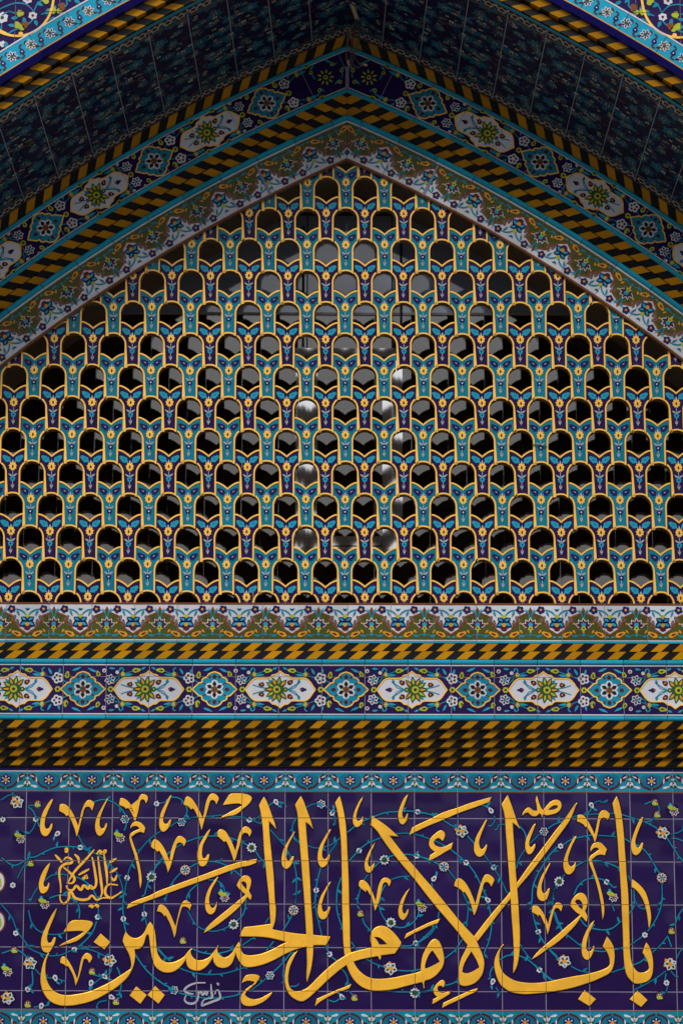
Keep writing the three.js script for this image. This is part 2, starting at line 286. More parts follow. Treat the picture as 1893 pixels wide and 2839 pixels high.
// ---------------------------------------------------------------- pierced lattice
const LP = 0.1855, LR = 0.1584, LX = -0.006, LY0 = 7.195 + 0.055, LZ = 0.062, LD = 0.052;
{
  const lat = thing('lattice_screen', 'pierced lattice of turquoise and purple tiles with gold rims under the pointed arch', 'lattice');
  const a = 0.0568, R = a, hp = LP / 2, yc = -0.029 - R, yS = 0.031, e = 0.0009, n = 8;
  const arcY = (dx) => yc + Math.sqrt(Math.max(0, R * R - dx * dx));
  const half = []; // right half outline from the dip down to the foot
  for (let i = 0; i <= 6; i++) { const t = i / 6; half.push([a * t, yS * (1 - Math.pow(1 - t, 1.7))]); }
  const top = half.slice(); const xs = hp - a; // stem half width
  const right = [[a, arcY(hp - a)]];
  for (let i = 1; i <= n; i++) { const a0 = Math.acos((hp - a) / R), an = a0 + 0; const th = a0 + (0 - a0) * i / n; right.push([hp - R * Math.cos(th), yc + R * Math.sin(th)]); }
  const footY = (x) => arcY(x) - LR;
  right.push([xs, footY(xs)]);
  const foot = []; for (let i = 0; i <= 8; i++) { const x = xs - 2 * xs * i / 8; foot.push([x, footY(x)]); }
  const mir = (q) => q.map(([x, y]) => [-x, y]).reverse();
  // shrink slightly for the joints
  const topL = mir(top.slice(1)).concat(top), side = right.slice(0, -1).concat(foot, mir(right.slice(0, -1)));
  const outline = topL.concat(side).map(([x, y]) => [x * 0.992, y * 0.996 - 0.0003]);
  const body = (c) => new Bag().poly(outline, c, -LD, 0, [], K.clay);
  const back = (b) => { const o = new Bag(); o.poly(outline, K.clay, 0, 0.0001); return b.add(o.map((x, y) => [-x, y, -LD])); };
  const rimA = new Bag().ribbon(topL.map(([x, y]) => [x * 0.985, y]), 0.0070, K.gold, -0.004, 0.0030, -0.0033), rimB = new Bag().ribbon(side.map(([x, y]) => [x * 0.992, y]), 0.0072, K.gold, -0.004, 0.0030, -0.0034);
  const fy = -0.055;
  const fl = []; for (let i = 0; i < 36; i++) { const t = i / 36 * 2 * Math.PI, r = 0.0186 + 0.0027 * Math.cos(9 * t); fl.push([r * Math.cos(t + Math.PI / 2) * 0.93, fy + r * Math.sin(t + Math.PI / 2) * 1.06]); }
  const seedP = smooth(parse('0,-0.0455! 0.0052,-0.056 0.0035,-0.0625 0,-0.0645 -0.0035,-0.0625 -0.0052,-0.056'), true, 2);
  const flowerB = new Bag().poly(fl, K.gold, 0, 0.004, [seedP]), seedB = new Bag().poly(seedP, K.olive, 0, 0.0022);
  const leafB = (c, c2) => new Bag().poly(dentLeaf(0.0130, -0.030, 0.64, 0.046, 0.031), c, 0, 0.0026).poly(leafPts(0.024, -0.0205, 0.62, 0.012, 0.003), c2, 0.002, 0.0036);
  const sprig = (petal, eye) => { const b = new Bag(); const st = K.grey;
    b.ribbon([[0, -0.075], [0.0004, -0.098], [0, -0.128], [0, -0.164]], 0.0028, st, 0, 0.0022);
    for (const s of [-1, 1]) { b.ribbon([[s * 0.006, -0.038], [s * 0.016, -0.024]], 0.003, st, 0, 0.002); b.poly(leafPts(s * 0.001, -0.105, Math.PI / 2 - s * 0.95, 0.026, 0.0075), st, 0, 0.0024); b.poly(leafPts(0, -0.160, Math.PI / 2 - s * 0.55, 0.020, 0.0042, s * 0.004), st, 0, 0.0022); }
    b.poly(leafPts(0, -0.038, Math.PI / 2, 0.017, 0.008), st, 0, 0.0026);
    for (let i = 0; i < 5; i++) { const t = i / 5 * 2 * Math.PI + 0.3; b.poly(circle(Math.cos(t) * 0.0075, -0.116 + Math.sin(t) * 0.0075, 0.006, 7), petal, 0, 0.003 + i * 0.0001); }
    b.poly(circle(0, -0.116, 0.0042, 7), eye, 0, 0.0042); return b; };
  const sets = [[K.lattq, K.navy, K.white, K.navy, K.white], [K.purple, K.sky, K.navy, K.sky, K.navy]].map(([c, l1, l2, p, ey]) => ({ body: back(body(c)).geo(), rimA: rimA.geo(), rim: rimB.geo(), leafR: leafB(l1, l2).geo(), leafL: leafB(l1, l2).mirror().geo(), flower: flowerB.geo(), seed: seedB.geo(), sprig: sprig(p, ey).geo() }));
  const bodyMats = [M.tile, M.tileA, M.tileB];
  for (let i = -2; i <= 14; i++) for (let j = -14; j <= 14; j++) {
    const x = LX + (j + (i & 1) / 2) * LP, y = LY0 - i * LR;
    if (Math.abs(x) > XE + 0.05 || y - 0.195 > archY(x, 0) + 0.004 || y < SILL - 0.02) continue;
    const S = sets[i & 1], t = mesh('lattice_tile', S.body, bodyMats[Math.floor(rnd() * 3)], lat);
    t.position.set(x + (rnd() - 0.5) * 0.0034, y + (rnd() - 0.5) * 0.0032, LZ + (rnd() - 0.5) * 0.003); t.rotation.z = (rnd() - 0.5) * 0.02; t.scale.set(0.99 + rnd() * 0.014, 1, 1); t.rotation.x = (rnd() - 0.5) * 0.012; t.rotation.y = (rnd() - 0.5) * 0.012;
    mesh('top_rim', S.rimA, M.rim, t); mesh('side_rim', S.rim, M.rim, t); mesh('gold_flower', S.flower, M.rim, t); mesh('flower_seed', S.seed, M.paint, t);
    if (rnd() < 0.09) { const q = new Bag(), sx = (rnd() - 0.5) * 0.07, sy = -0.02 - rnd() * 0.03, l = 0.02 + rnd() * 0.05; q.ribbon([[sx, sy], [sx + 0.002, sy - l * 0.5], [sx - 0.001 + (rnd() - 0.5) * 0.006, sy - l]], (k) => 0.002 + rnd() * 0.003, [0.22, 0.17, 0.10], 0.0005, 0.0038); mesh('mortar_drip', q.geo(), M.grout2, t); }
    mesh('leaf', S.leafR, M.paint, t); mesh('leaf', S.leafL, M.paint, t); mesh('flower_sprig', S.sprig, M.paint, t).userData.kind = 'stuff';
  }
}

// ---------------------------------------------------------------- ornament designs
// floral border: period 0.2477, v from the lattice side outwards (0..0.168)
const FP = 0.2477;
function floralField(k0, k1) {
  const S = new Parts(), Z = 0;
  for (let k = k0; k <= k1; k++) {
    const X = k * FP, h = FP / 2; let b = S.base;
    const edge = '0,0.017! 0.012,0.036 0.032,0.047 0.052,0.055 0.060,0.066 0.060,0.080 0.078,0.096 0.086,0.116 0.104,0.128 0.1238,0.142!';
    const R = smooth(parse(edge), false, 2), Lf = R.map(([x, y]) => [-x, y]).reverse(), line = Lf.concat(R.slice(1)).map(([x, y]) => [X + x, y]);
    b.poly([...line, [X + h, 0.166], [X - h, 0.166]], K.olive, Z, Z + 0.0012);
    S.part('brown_scroll').ribbon(line, 0.0080, K.brown, Z, Z + 0.0028);
    b = S.part('lotus_flower');
    const y = 0.106; for (const [a, l, w] of [[-2.75, 0.045, 0.022], [-2.15, 0.045, 0.023], [-Math.PI / 2, 0.048, 0.023], [-0.99, 0.045, 0.023], [-0.39, 0.045, 0.022], [0.35, 0.030, 0.014], [2.79, 0.030, 0.014]]) { b.poly(leafPts(X, y, a, l, w), K.white, Z, Z + 0.003); b.poly(leafPts(X + Math.cos(a) * 0.009, y + Math.sin(a) * 0.009, a, l * 0.66, w * 0.6), K.maroon, Z + 0.002, Z + 0.0042); }
    b.poly(circle(X, y - 0.012, 0.011, 8), K.sky, Z, Z + 0.0046); b.poly(circle(X, y + 0.006, 0.0115, 8), K.lime, Z, Z + 0.0050); b.poly(circle(X, y + 0.005, 0.004, 6), K.navy, Z, Z + 0.0056); b.poly(circle(X, y + 0.021, 0.006, 6), K.amber, Z, Z + 0.0048);
    S.part('leaf').poly(dentLeaf(X, 0.150, -Math.PI / 2, 0.020, 0.018), K.turq, Z, Z + 0.003);
    for (const s of [-1, 1]) {
      S.part('amber_leaf').poly(dentLeaf(X + s * 0.098, 0.150, s > 0 ? Math.PI + 0.42 : -0.42, 0.052, 0.026), K.amber, Z, Z + 0.0032).poly(leafPts(X + s * 0.086, 0.145, s > 0 ? Math.PI + 0.42 : -0.42, 0.026, 0.009), K.maroon, Z, Z + 0.0042);
      b = S.base;
      b.poly(leafPts(X + s * 0.026, 0.152, s > 0 ? -0.25 : Math.PI + 0.25, 0.032, 0.012, 0), K.turq, Z, Z + 0.003); b.poly(leafPts(X + s * 0.12, 0.154, s > 0 ? Math.PI + 0.1 : -0.1, 0.02, 0.008), K.sky, Z, Z + 0.003);
      b.poly(leafPts(X + s * 0.006, 0.040, s > 0 ? -1.0 : Math.PI + 1.0, 0.028, 0.006), K.sky, Z, Z + 0.003);
      b.poly(dentLeaf(X + s * 0.050, 0.082, s > 0 ? -1.0 : Math.PI + 1.0, 0.036, 0.026), K.brown, Z, Z + 0.0018); b.poly(dentLeaf(X + s * 0.074, 0.104, s > 0 ? -1.45 : Math.PI + 1.45, 0.034, 0.024), K.brown, Z, Z + 0.0018);
      b.poly(leafPts(X + s * 0.112, 0.018, s > 0 ? 0.5 : Math.PI - 0.5, 0.022, 0.008), K.turq, Z, Z + 0.0026); b.ribbon(smooth(parse(`${X + s * 0.034},0.024 ${X + s * 0.020},0.030 ${X + s * 0.008},0.044 ${X + s * 0.004},0.066`), false, 3), 0.0042, K.turq, Z, Z + 0.0032); b.ribbon(smooth(parse(`${X + s * 0.012},0.142 ${X + s * 0.04},0.148 ${X + s * 0.06},0.138 ${X + s * 0.066},0.122`), false, 3), 0.0036, K.turq, Z, Z + 0.0026); b.poly(circle(X + s * 0.046, 0.088, 0.005, 6), K.amber, Z, Z + 0.003); b.poly(leafPts(X + s * 0.05, 0.118, s > 0 ? 2.2 : 0.94, 0.022, 0.009), K.amber, Z, Z + 0.003); b.poly(circle(X + s * 0.030, 0.066, 0.0042, 6), K.maroon, Z, Z + 0.003);
      b.poly(leafPts(X + s * 0.054, 0.078, s > 0 ? -1.1 : Math.PI + 1.1, 0.026, 0.014), K.turq, Z, Z + 0.0024); b.poly(leafPts(X + s * 0.073, 0.100, s > 0 ? -1.5 : Math.PI + 1.5, 0.024, 0.012), K.turq, Z, Z + 0.0024);
      b.ribbon(smooth(parse(`${X + s * 0.066},0.022 ${X + s * 0.09},0.028 ${X + s * 0.108},0.040 ${X + s * 0.120},0.056`), false, 3), (t) => 0.003 + 0.005 * Math.sin(Math.PI * t), K.turq, Z, Z + 0.0024);
      b.poly(leafPts(X + s * 0.074, 0.028, s > 0 ? 1.15 : Math.PI - 1.15, 0.032, 0.011), K.turq, Z, Z + 0.0026);
      b = S.part('purple_flower'); const fx = X + s * 0.049; for (let i = 0; i < 5; i++) { const t = i / 5 * 6.283 + 0.5; b.poly(circle(fx + Math.cos(t) * 0.011, 0.023 + Math.sin(t) * 0.011, 0.009, 7), K.navy, Z, Z + 0.003 + i * 0.0001); } b.poly(circle(fx, 0.023, 0.0062, 6), K.amber, Z, Z + 0.0044);
    }
    b = S.part('butterfly_flower');
    const W = X + h, wy = 0.082; b.poly(circle(W, wy - 0.026, 0.011, 8), K.lime, Z, Z + 0.003); b.poly(circle(W - 0.026, wy - 0.012, 0.006, 6), K.lime, Z, Z + 0.0028); b.poly(circle(W + 0.026, wy - 0.012, 0.006, 6), K.lime, Z, Z + 0.0028);
    b.poly(dentLeaf(W, wy + 0.004, Math.PI / 2, 0.040, 0.048), K.maroon, Z, Z + 0.003);
    for (const [a, l, w] of [[0.55, 0.045, 0.032], [Math.PI - 0.55, 0.045, 0.032], [-0.6, 0.038, 0.027], [Math.PI + 0.6, 0.038, 0.027]]) { b.poly(leafPts(W, wy, a, l, w), K.navy, Z, Z + 0.0034); b.poly(leafPts(W + Math.cos(a) * 0.008, wy + Math.sin(a) * 0.008, a, l * 0.62, w * 0.42), K.sky, Z + 0.002, Z + 0.0046); }
    b.poly(circle(W, wy + 0.014, 0.010, 8), K.amber, Z, Z + 0.0052);
  }
  return S;
}
// medallion frieze, centred on v = 0, rosette at u = 0, cartouche at u = period / 2
function rosette() {
  const b = new Bag(), q = '0.104,0! 0.088,0.014 0.072,0.030 0.058,0.033 0.058,0.044 0.050,0.052 0.036,0.058 0.026,0.073 0,0.083';
  const A = smooth(parse(q), false, 2), up = A.concat(A.slice(0, -1).reverse().map(([x, y]) => [-x, y])), all = up.concat(up.slice(1, -1).reverse().map(([x, y]) => [x, -y]));
  b.poly(all, K.turq, 0, 0.0018); b.ribbon([...all, all[0]], 0.0058, K.gold, 0, 0.0042);
  for (let i = 0; i < 6; i++) { const a = i / 6 * 6.283 + 0.52; b.poly(circle(Math.cos(a) * 0.029, Math.sin(a) * 0.029, 0.0165, 9), K.white, 0, 0.003 + i * 0.0001); b.poly(leafPts(Math.cos(a) * 0.014, Math.sin(a) * 0.014, a, 0.026, 0.018), K.black, 0.002, 0.0044); }
  b.poly(circle(0, 0, 0.017, 9), K.white, 0, 0.0038); b.poly(circle(0, 0, 0.0155, 9), K.brown, 0, 0.0050); b.poly(circle(0, 0, 0.006, 7), K.green, 0, 0.0058);
  for (const [x, y, a] of [[0.048, 0, 0], [-0.048, 0, Math.PI], [0, 0.05, Math.PI / 2], [0, -0.05, -Math.PI / 2]]) b.poly(dentLeaf(x, y, a, 0.022, 0.02), K.maroon, 0, 0.0032);
  for (const sx of [-1, 1]) for (const sy of [-1, 1]) { b.ribbon([[sx * 0.036, sy * 0.02], [sx * 0.05, sy * 0.03], [sx * 0.066, sy * 0.03]], 0.0045, K.maroon, 0, 0.003); b.poly(leafPts(sx * 0.018, sy * 0.05, sx > 0 ? sy * 1.0 : Math.PI - sy * 1.0, 0.022, 0.008), K.maroon, 0, 0.003); }
  return b;
}
function cartouche() {
  const b = new Bag(), q = '0.163,0! 0.150,0.018 0.138,0.036 0.122,0.050 0.106,0.054 0.060,0.053 0.046,0.058 0.036,0.068 0.020,0.071 0,0.086!';
  const A = smooth(parse(q), false, 2), up = A.concat(A.slice(0, -1).reverse().map(([x, y]) => [-x, y])), all = up.concat(up.slice(1, -1).reverse().map(([x, y]) => [x, -y]));
  b.poly(all, K.white, 0, 0.0016); b.ribbon([...all, all[0]], 0.0056, K.gold, 0, 0.0042);
  for (let i = 0; i < 9; i++) { const a = -2.3 + i / 8 * 4.6 + Math.PI; b.poly(leafPts(-0.012 + Math.cos(a) * 0.012, Math.sin(a) * 0.012, a, 0.052, 0.025), K.green, 0, 0.0028 + (i % 2) * 0.0003); b.poly(leafPts(-0.012 + Math.cos(a) * 0.024, Math.sin(a) * 0.024, a, 0.030, 0.0105), i % 2 ? K.lime : K.amber, 0.002, 0.0042); }
  b.poly(circle(-0.012, 0, 0.030, 10), K.green, 0, 0.0036); b.poly(circle(-0.016, 0, 0.0175, 9), K.lime, 0, 0.0048); b.poly(circle(-0.016, 0, 0.008, 7), K.maroon, 0, 0.0055);
  b.poly(circle(0.024, 0, 0.012, 8), K.green, 0, 0.0032); b.poly(circle(0.024, 0, 0.0048, 6), K.lime, 0, 0.0042);
  for (const s of [-1, 1]) {
    b.ribbon(smooth(parse(`0.034,0 0.062,${s * 0.016} 0.088,${s * 0.034}`), false, 3), 0.0052, K.turq, 0, 0.003); b.ribbon(smooth(parse(`0.034,0 0.066,${s * 0.008} 0.080,${s * 0.024} 0.094,${s * 0.038}`), false, 3), 0.004, K.turq, 0, 0.0026);
    b.poly(leafPts(0.082, s * 0.03, s * 1.2, 0.022, 0.012), K.turq, 0, 0.003); b.poly(dentLeaf(0.034, s * 0.026, s * 0.6, 0.030, 0.026), K.maroon, 0, 0.003); b.poly(circle(0.046, s * 0.034, 0.004, 6), K.amber, 0, 0.004);
    b.ribbon(smooth(parse(`-0.048,${s * 0.006} -0.086,${s * 0.009} -0.128,${s * 0.022}`), false, 3), 0.005, K.turq, 0, 0.0028); b.poly(dentLeaf(-0.074, s * 0.023, Math.PI, 0.028, 0.026), K.maroon, 0, 0.003); b.poly(circle(-0.086, s * 0.023, 0.004, 6), K.amber, 0, 0.004);
    b.poly(leafPts(-0.004, s * 0.034, s * 1.45, 0.028, 0.012), K.turq, 0, 0.0026); b.poly(leafPts(-0.038, s * 0.032, Math.PI - s * 0.7, 0.024, 0.012), K.turq, 0, 0.0026);
  }
  b.poly(circle(0.103, 0, 0.011, 8), K.navy, 0, 0.0034); b.poly(circle(0.096, 0.002, 0.006, 6), K.brown, 0, 0.0042); b.poly(leafPts(0.108, 0, 0, 0.016, 0.012), K.navy, 0, 0.0031);
  return b;
}
function friezeFill(P) { // leaves and small flowers of one period on the purple ground, u from -P/2 to P/2
  const S = new Parts(), b = S.base, H = P / 2; let q;
  for (const s of [-1, 1]) {
    // flowers either side of the rosette
    q = S.part('small_flower'); for (let i = 0; i < 5; i++) { const t = i / 5 * 6.283 + 0.6; q.poly(circle(-0.118 + Math.cos(t) * 0.0155, s * 0.053 + Math.sin(t) * 0.0155, 0.0125, 8), K.white, 0, 0.003 + i * 0.0001); q.poly(circle(-0.118 + Math.cos(t) * 0.0135, s * 0.053 + Math.sin(t) * 0.0135, 0.0062, 6), i === 2 ? K.green : K.maroon, 0.002, 0.0044); }
    q.poly(circle(-0.118, s * 0.053, 0.008, 7), K.white, 0, 0.0036);
    bloom(S.part('small_flower'), 0.125, s * 0.046, 0.027, 6, K.white, K.maroon, K.turq, 0, 0.3, 0.72);
    S.part('green_leaf').poly(dentLeaf(-0.076, s * 0.052, Math.PI / 2 * s - 0.15, 0.034, 0.024), K.lime, 0, 0.003).poly(leafPts(-0.074, s * 0.060, Math.PI / 2 * s, 0.018, 0.008), K.maroon, 0, 0.004);
    S.part('green_leaf').poly(dentLeaf(0.076, s * 0.060, s * 2.0, 0.030, 0.022), K.lime, 0, 0.003).poly(leafPts(0.074, s * 0.066, s * 2.0, 0.015, 0.007), K.maroon, 0, 0.004);
    b.poly(leafPts(-0.052, s * 0.088, s * 0.25, 0.048, 0.011, s * 0.006), K.sky, 0, 0.003); b.poly(leafPts(0.062, s * 0.082, Math.PI - s * 0.3, 0.046, 0.011, -s * 0.006), K.sky, 0, 0.003);
    b.poly(circle(0.098, s * 0.088, 0.010, 7), K.white, 0, 0.003); b.poly(circle(0.098, s * 0.087, 0.005, 6), K.brown, 0, 0.004); b.poly(leafPts(0.12, s * 0.1, -s * 0.1, 0.03, 0.01), K.sky, 0, 0.003);
    b.poly(circle(0.158, s * 0.080, 0.009, 7), K.white, 0, 0.003); b.poly(leafPts(0.168, s * 0.085, s * 1.3, 0.02, 0.008), K.sky, 0, 0.003);
    b.ribbon(smooth(parse(`0.14,${s * 0.03} 0.165,${s * 0.05} 0.172,${s * 0.072}`), false, 3), 0.0048, K.turq, 0, 0.0026);
    // sprays over the cartouche
    for (const [x, d] of [[-H + 0.118, 1], [H - 0.122, -1]]) {
      b.poly(circle(x, s * 0.070, 0.0125, 7), K.lime, 0, 0.003); b.poly(circle(x + d * 0.009, s * 0.070, 0.0085, 6), K.brown, 0, 0.0036); b.poly(circle(x + d * 0.003, s * 0.070, 0.004, 6), K.white, 0, 0.0046);
      b.ribbon(smooth(parse(`${x},${s * 0.08} ${x - d * 0.004},${s * 0.094} ${x + d * 0.008},${s * 0.102}`), false, 3), 0.005, K.sky, 0, 0.0028);
      b.ribbon(smooth(parse(`${x - d * 0.01},${s * 0.074} ${x - d * 0.035},${s * 0.082} ${x - d * 0.05},${s * 0.088}`), false, 3), 0.0045, K.turq, 0, 0.0026);
      b.poly(leafPts(x - d * 0.008, s * 0.066, d > 0 ? Math.PI - s * 0.12 : s * 0.12, 0.042, 0.012), K.sky, 0, 0.003);
      S.part('green_leaf').poly(dentLeaf(x - d * 0.046, s * 0.088, d > 0 ? Math.PI - s * 0.1 : s * 0.1, 0.040, 0.024), K.lime, 0, 0.0032).poly(leafPts(x - d * 0.052, s * 0.088, d > 0 ? Math.PI - s * 0.1 : s * 0.1, 0.02, 0.008), K.maroon, 0, 0.0042);
      b.poly(leafPts(x - d * 0.086, s * 0.094, d > 0 ? Math.PI - s * 0.45 : s * 0.45, 0.024, 0.010), K.sky, 0, 0.003);
      b.ribbon(smooth(parse(`${x + d * 0.012},${s * 0.066} ${x + d * 0.03},${s * 0.058} ${x + d * 0.05},${s * 0.054}`), false, 3), 0.0045, K.turq, 0, 0.0026);
    }
    b.poly(leafPts(-0.145, s * 0.07, Math.PI / 2 * s + 0.5 * s, 0.036, 0.011), K.sky, 0, 0.003); b.poly(leafPts(-0.112, s * 0.074, s * 1.35, 0.026, 0.010), K.sky, 0, 0.003);
    b.ribbon(smooth(parse(`-0.098,${s * 0.045} -0.080,${s * 0.035} -0.062,${s * 0.03}`), false, 2), 0.0042, K.turq, 0, 0.0026);
  }
  for (const x of [-0.117, 0.129]) { q = S.part('green_bud'); for (let i = 0; i < 6; i++) { const t = i / 6 * 6.283; q.poly(circle(x + Math.cos(t) * 0.0085, Math.sin(t) * 0.0085, 0.0062, 6), K.lime, 0, 0.003 + i * 0.0001); } q.poly(circle(x, 0, 0.0062, 7), K.maroon, 0, 0.0042); }
  return S;
}

// ---------------------------------------------------------------- straight bands below the lattice
const series = (first, step, lo, hi) => { const r = []; for (let k = Math.ceil((lo - first) / step); first + k * step <= hi; k++) r.push(first + k * step); return r; };
const tone = () => 0.84 + rnd() * 0.26, G = 0.0013;
const bodyBag = (x0, x1, y0, y1, z0, z1, c) => new Bag().tile(x0 + G, x1 - G, y0, y1, z0, z1, c);
// half round moulding piece along x
function roundBar(x0, x1, y0, y1, z, r, col, seg = 7) {
  const b = new Bag(), yc = (y0 + y1) / 2, h = (y1 - y0) / 2;
  for (let i = 0; i < seg; i++) { const a = Math.PI * i / seg, c = Math.PI * (i + 1) / seg, P = (t, x) => [x, yc - h * Math.cos(t), z + r * Math.sin(t)]; b.quad(P(a, x0), P(a, x1), P(c, x1), P(c, x0), col); }
  return b;
}
const smoothGeo = (bag, t = 1) => { const g = bag.geo(t); return g; };
{ // floral border of the sill
  const w = thing('floral_border', 'straight white and olive floral tile border directly below the lattice', 'tile border'), F = 0.086, Y0 = 5.104;
  const js = series(-0.1902, 0.2, -XE - 0.2, XE + 0.2), FS = floralField(-11, 10), put = (g) => flip(g.map((x, y, z) => [x + 0.1187, Y0 - 0.0085 - y, z + F])), field = put(FS.base);
  for (let i = 0; i < js.length - 1; i++) {
    const a = js[i], b = js[i + 1], t = tone();
    const tl = mesh('tile', bodyBag(a, b, Y0 - 0.1745, Y0 - 0.009, F - 0.03, F, K.white).geo(t), M.tile, w);
    const o = field.rect(a + G, b - G, Y0 - 0.1745, Y0 - 0.0095); if (!o.empty) stuff(mesh('olive_ground', o.geo(t), M.paint, tl));
    mesh('brown_fillet', bodyBag(a, b, Y0 - 0.0075, Y0 + 0.0005, F - 0.03, F + 0.003, K.brown).geo(t), M.paint, w);
    mesh('white_fillet', bodyBag(a, b, Y0 - 0.181, Y0 - 0.1755, F - 0.03, F + 0.002, K.white).geo(t), M.paint, w);
    mesh('turquoise_fillet', bodyBag(a, b, Y0 - 0.1915, Y0 - 0.182, F - 0.03, F + 0.005, K.sky).geo(t), M.paint, w);
  }
  for (const [n, g] of FS.list) { const o = put(g).cut(js, [], 0.001); mesh(n, o.geo(tone()), M.paint, w); }
  bedBox(w, Y0 - 0.19, Y0, F);
}
function stuff(m) { m.userData.kind = 'stuff'; return m; }
function bedBox(w, y0, y1, F) { const g = new THREE.BoxGeometry(4.9, y1 - y0, 0.02); g.translate(0, (y0 + y1) / 2, F - 0.0112); mesh('mortar_bed', g, M.grout, w); }
function flip(bag) { const p = bag.p; for (let i = 0; i < p.length; i += 9) for (let k = 0; k < 3; k++) { const s = p[i + 3 + k]; p[i + 3 + k] = p[i + 6 + k]; p[i + 6 + k] = s; } return bag; }
function brick(w, yellow, f, t, tn) { mesh(yellow ? 'yellow_brick' : 'black_brick', new Bag().slab(f, t, yellow ? K.yellow : K.black).geo(tn), M.brick, w); }
{ // two slanted rows between floral border and frieze
  const w = thing('striped_sill', 'two rows of slanted yellow and black bricks between floral border and medallion frieze', 'brick course'), A = [4.8235, 0.150], B = [4.9115, 0.094];
  for (const [r, ph] of [[0, 0.012], [1, 0.018]]) for (const x of series(ph, 0.05, -XE, XE)) {
    const k = Math.round((x - ph) / 0.05), y = (k % 2 + 2) % 2 === 0, L = (t) => [A[0] + (B[0] - A[0]) * t, A[1] + (B[1] - A[1]) * t - (r ? 0.003 : 0)], [y0, z0] = L(r / 2 + 0.012), [y1, z1] = L(r / 2 + 0.49), d = 0.043, g = 0.0008;
    brick(w, y, [[x + g, y0, z0], [x + 0.05 - g, y0, z0], [x + 0.05 - g + d, y1, z1], [x + g + d, y1, z1]], 0.02, 0.85 + rnd() * 0.3);
  }
}
{ // medallion frieze
  const w = thing('medallion_frieze', 'straight purple frieze of white cartouches and turquoise rosettes above the striped cornice', 'tile frieze'), F = 0.150, P = 0.61, YC = 4.6782, y0 = 4.566, y1 = 4.7895;
  const js = series(0.0875, 0.2, -XE - 0.2, XE + 0.2), fill = new Bag(), one = friezeFill(P);
  for (let k = -4; k <= 4; k++) { const put = (g) => g.map((x, y, z) => [x + k * P, y + YC, z + F]); fill.add(put(one.base)); for (const [n, g] of one.list) mesh(n, put(g).cut(js, [4.7385], 0.001).geo(tone()), M.paint, w); }
  bedBox(w, y0 - 0.006, y1 + 0.006, F);
  for (let i = 0; i < js.length - 1; i++) {
    const a = js[i], b = js[i + 1], t = tone(), ys = 4.7385;
    const tl = mesh('tile', bodyBag(a, b, y0, ys - 0.001, F - 0.03, F, K.purple).geo(t), M.tile, w); const o = fill.rect(a + G, b - G, y0 + 0.001, ys - 0.001); if (!o.empty) stuff(mesh('leaf_ornament', o.geo(t), M.paint, tl));
    const t2 = mesh('strip_tile', bodyBag(a, b, ys + 0.001, y1, F - 0.03, F, K.purple).geo(t), M.tile, w); const o2 = fill.rect(a + G, b - G, ys + 0.001, y1 - 0.001); if (!o2.empty) stuff(mesh('leaf_ornament', o2.geo(t), M.paint, t2));
    for (const [p, q] of [[4.5585, 4.5645], [4.791, 4.7965]]) mesh('white_fillet', bodyBag(a, b, p, q, F - 0.03, F + 0.002, K.white).geo(t), M.paint, w);
    for (const [p, q] of [[4.5345, 4.557], [4.798, 4.8225]]) mesh('turquoise_moulding', roundBar(a + G, b - G, p, q, F - 0.004, 0.012, K.sky).geo(t), M.paint, w);
  }
  for (const x of series(0, P, -XE, XE)) mesh('rosette_medallion', rosette().map((a, y, z) => [a + x, y + YC, z + F + 0.0004]).cut(js, [4.7385], 0.001).geo(tone()), M.paint, w);
  for (const x of series(P / 2, P, -XE, XE)) mesh('cartouche_medallion', (x > 0 ? cartouche().mirror() : cartouche()).map((a, y, z) => [a + x, y + YC, z + F + 0.0004]).cut(js, [4.7385], 0.001).geo(tone()), M.paint, w);
}
{ // five corbelled rows
  const w = thing('striped_cornice', 'five corbelled rows of yellow and black slanted bricks above the calligraphy', 'cornice');
  for (let r = 0; r < 5; r++) { const y1 = 4.5335 - r * 0.0390, y0 = y1 - 0.0345, z = 0.146 - r * 0.029, ph = 0.03 + r * 0.002; 
    for (const x of series(ph, 0.05, -2.05, 2.05)) {
      const k = Math.round((x - ph) / 0.05), yl = (k % 2 + 2) % 2 === 0, d = 0.040, g = 0.0007, zf = z + (rnd() - 0.5) * 0.002, ww = yl ? 0.046 : 0.054, x0 = x + (yl ? 0 : -0.004);
      const f = [[x0 + g, y0, zf - 0.004], [x0 + ww - g, y0, zf - 0.004], [x0 + ww - g + d, y1, zf], [x0 + g + d, y1, zf]], b = f.map((p) => [p[0], p[1], z - 0.06]);
      mesh(yl ? 'yellow_brick' : 'black_brick', new Bag().block(b, f, yl ? K.yellow : K.black).geo(0.82 + rnd() * 0.3), M.brick, w);
    }
    const bk = new THREE.BoxGeometry(4.7, 0.0385, 0.05); bk.translate(0, (y0 + y1) / 2, z - 0.05); mesh('bed_mortar', bk, M.wall, w);
  }
}
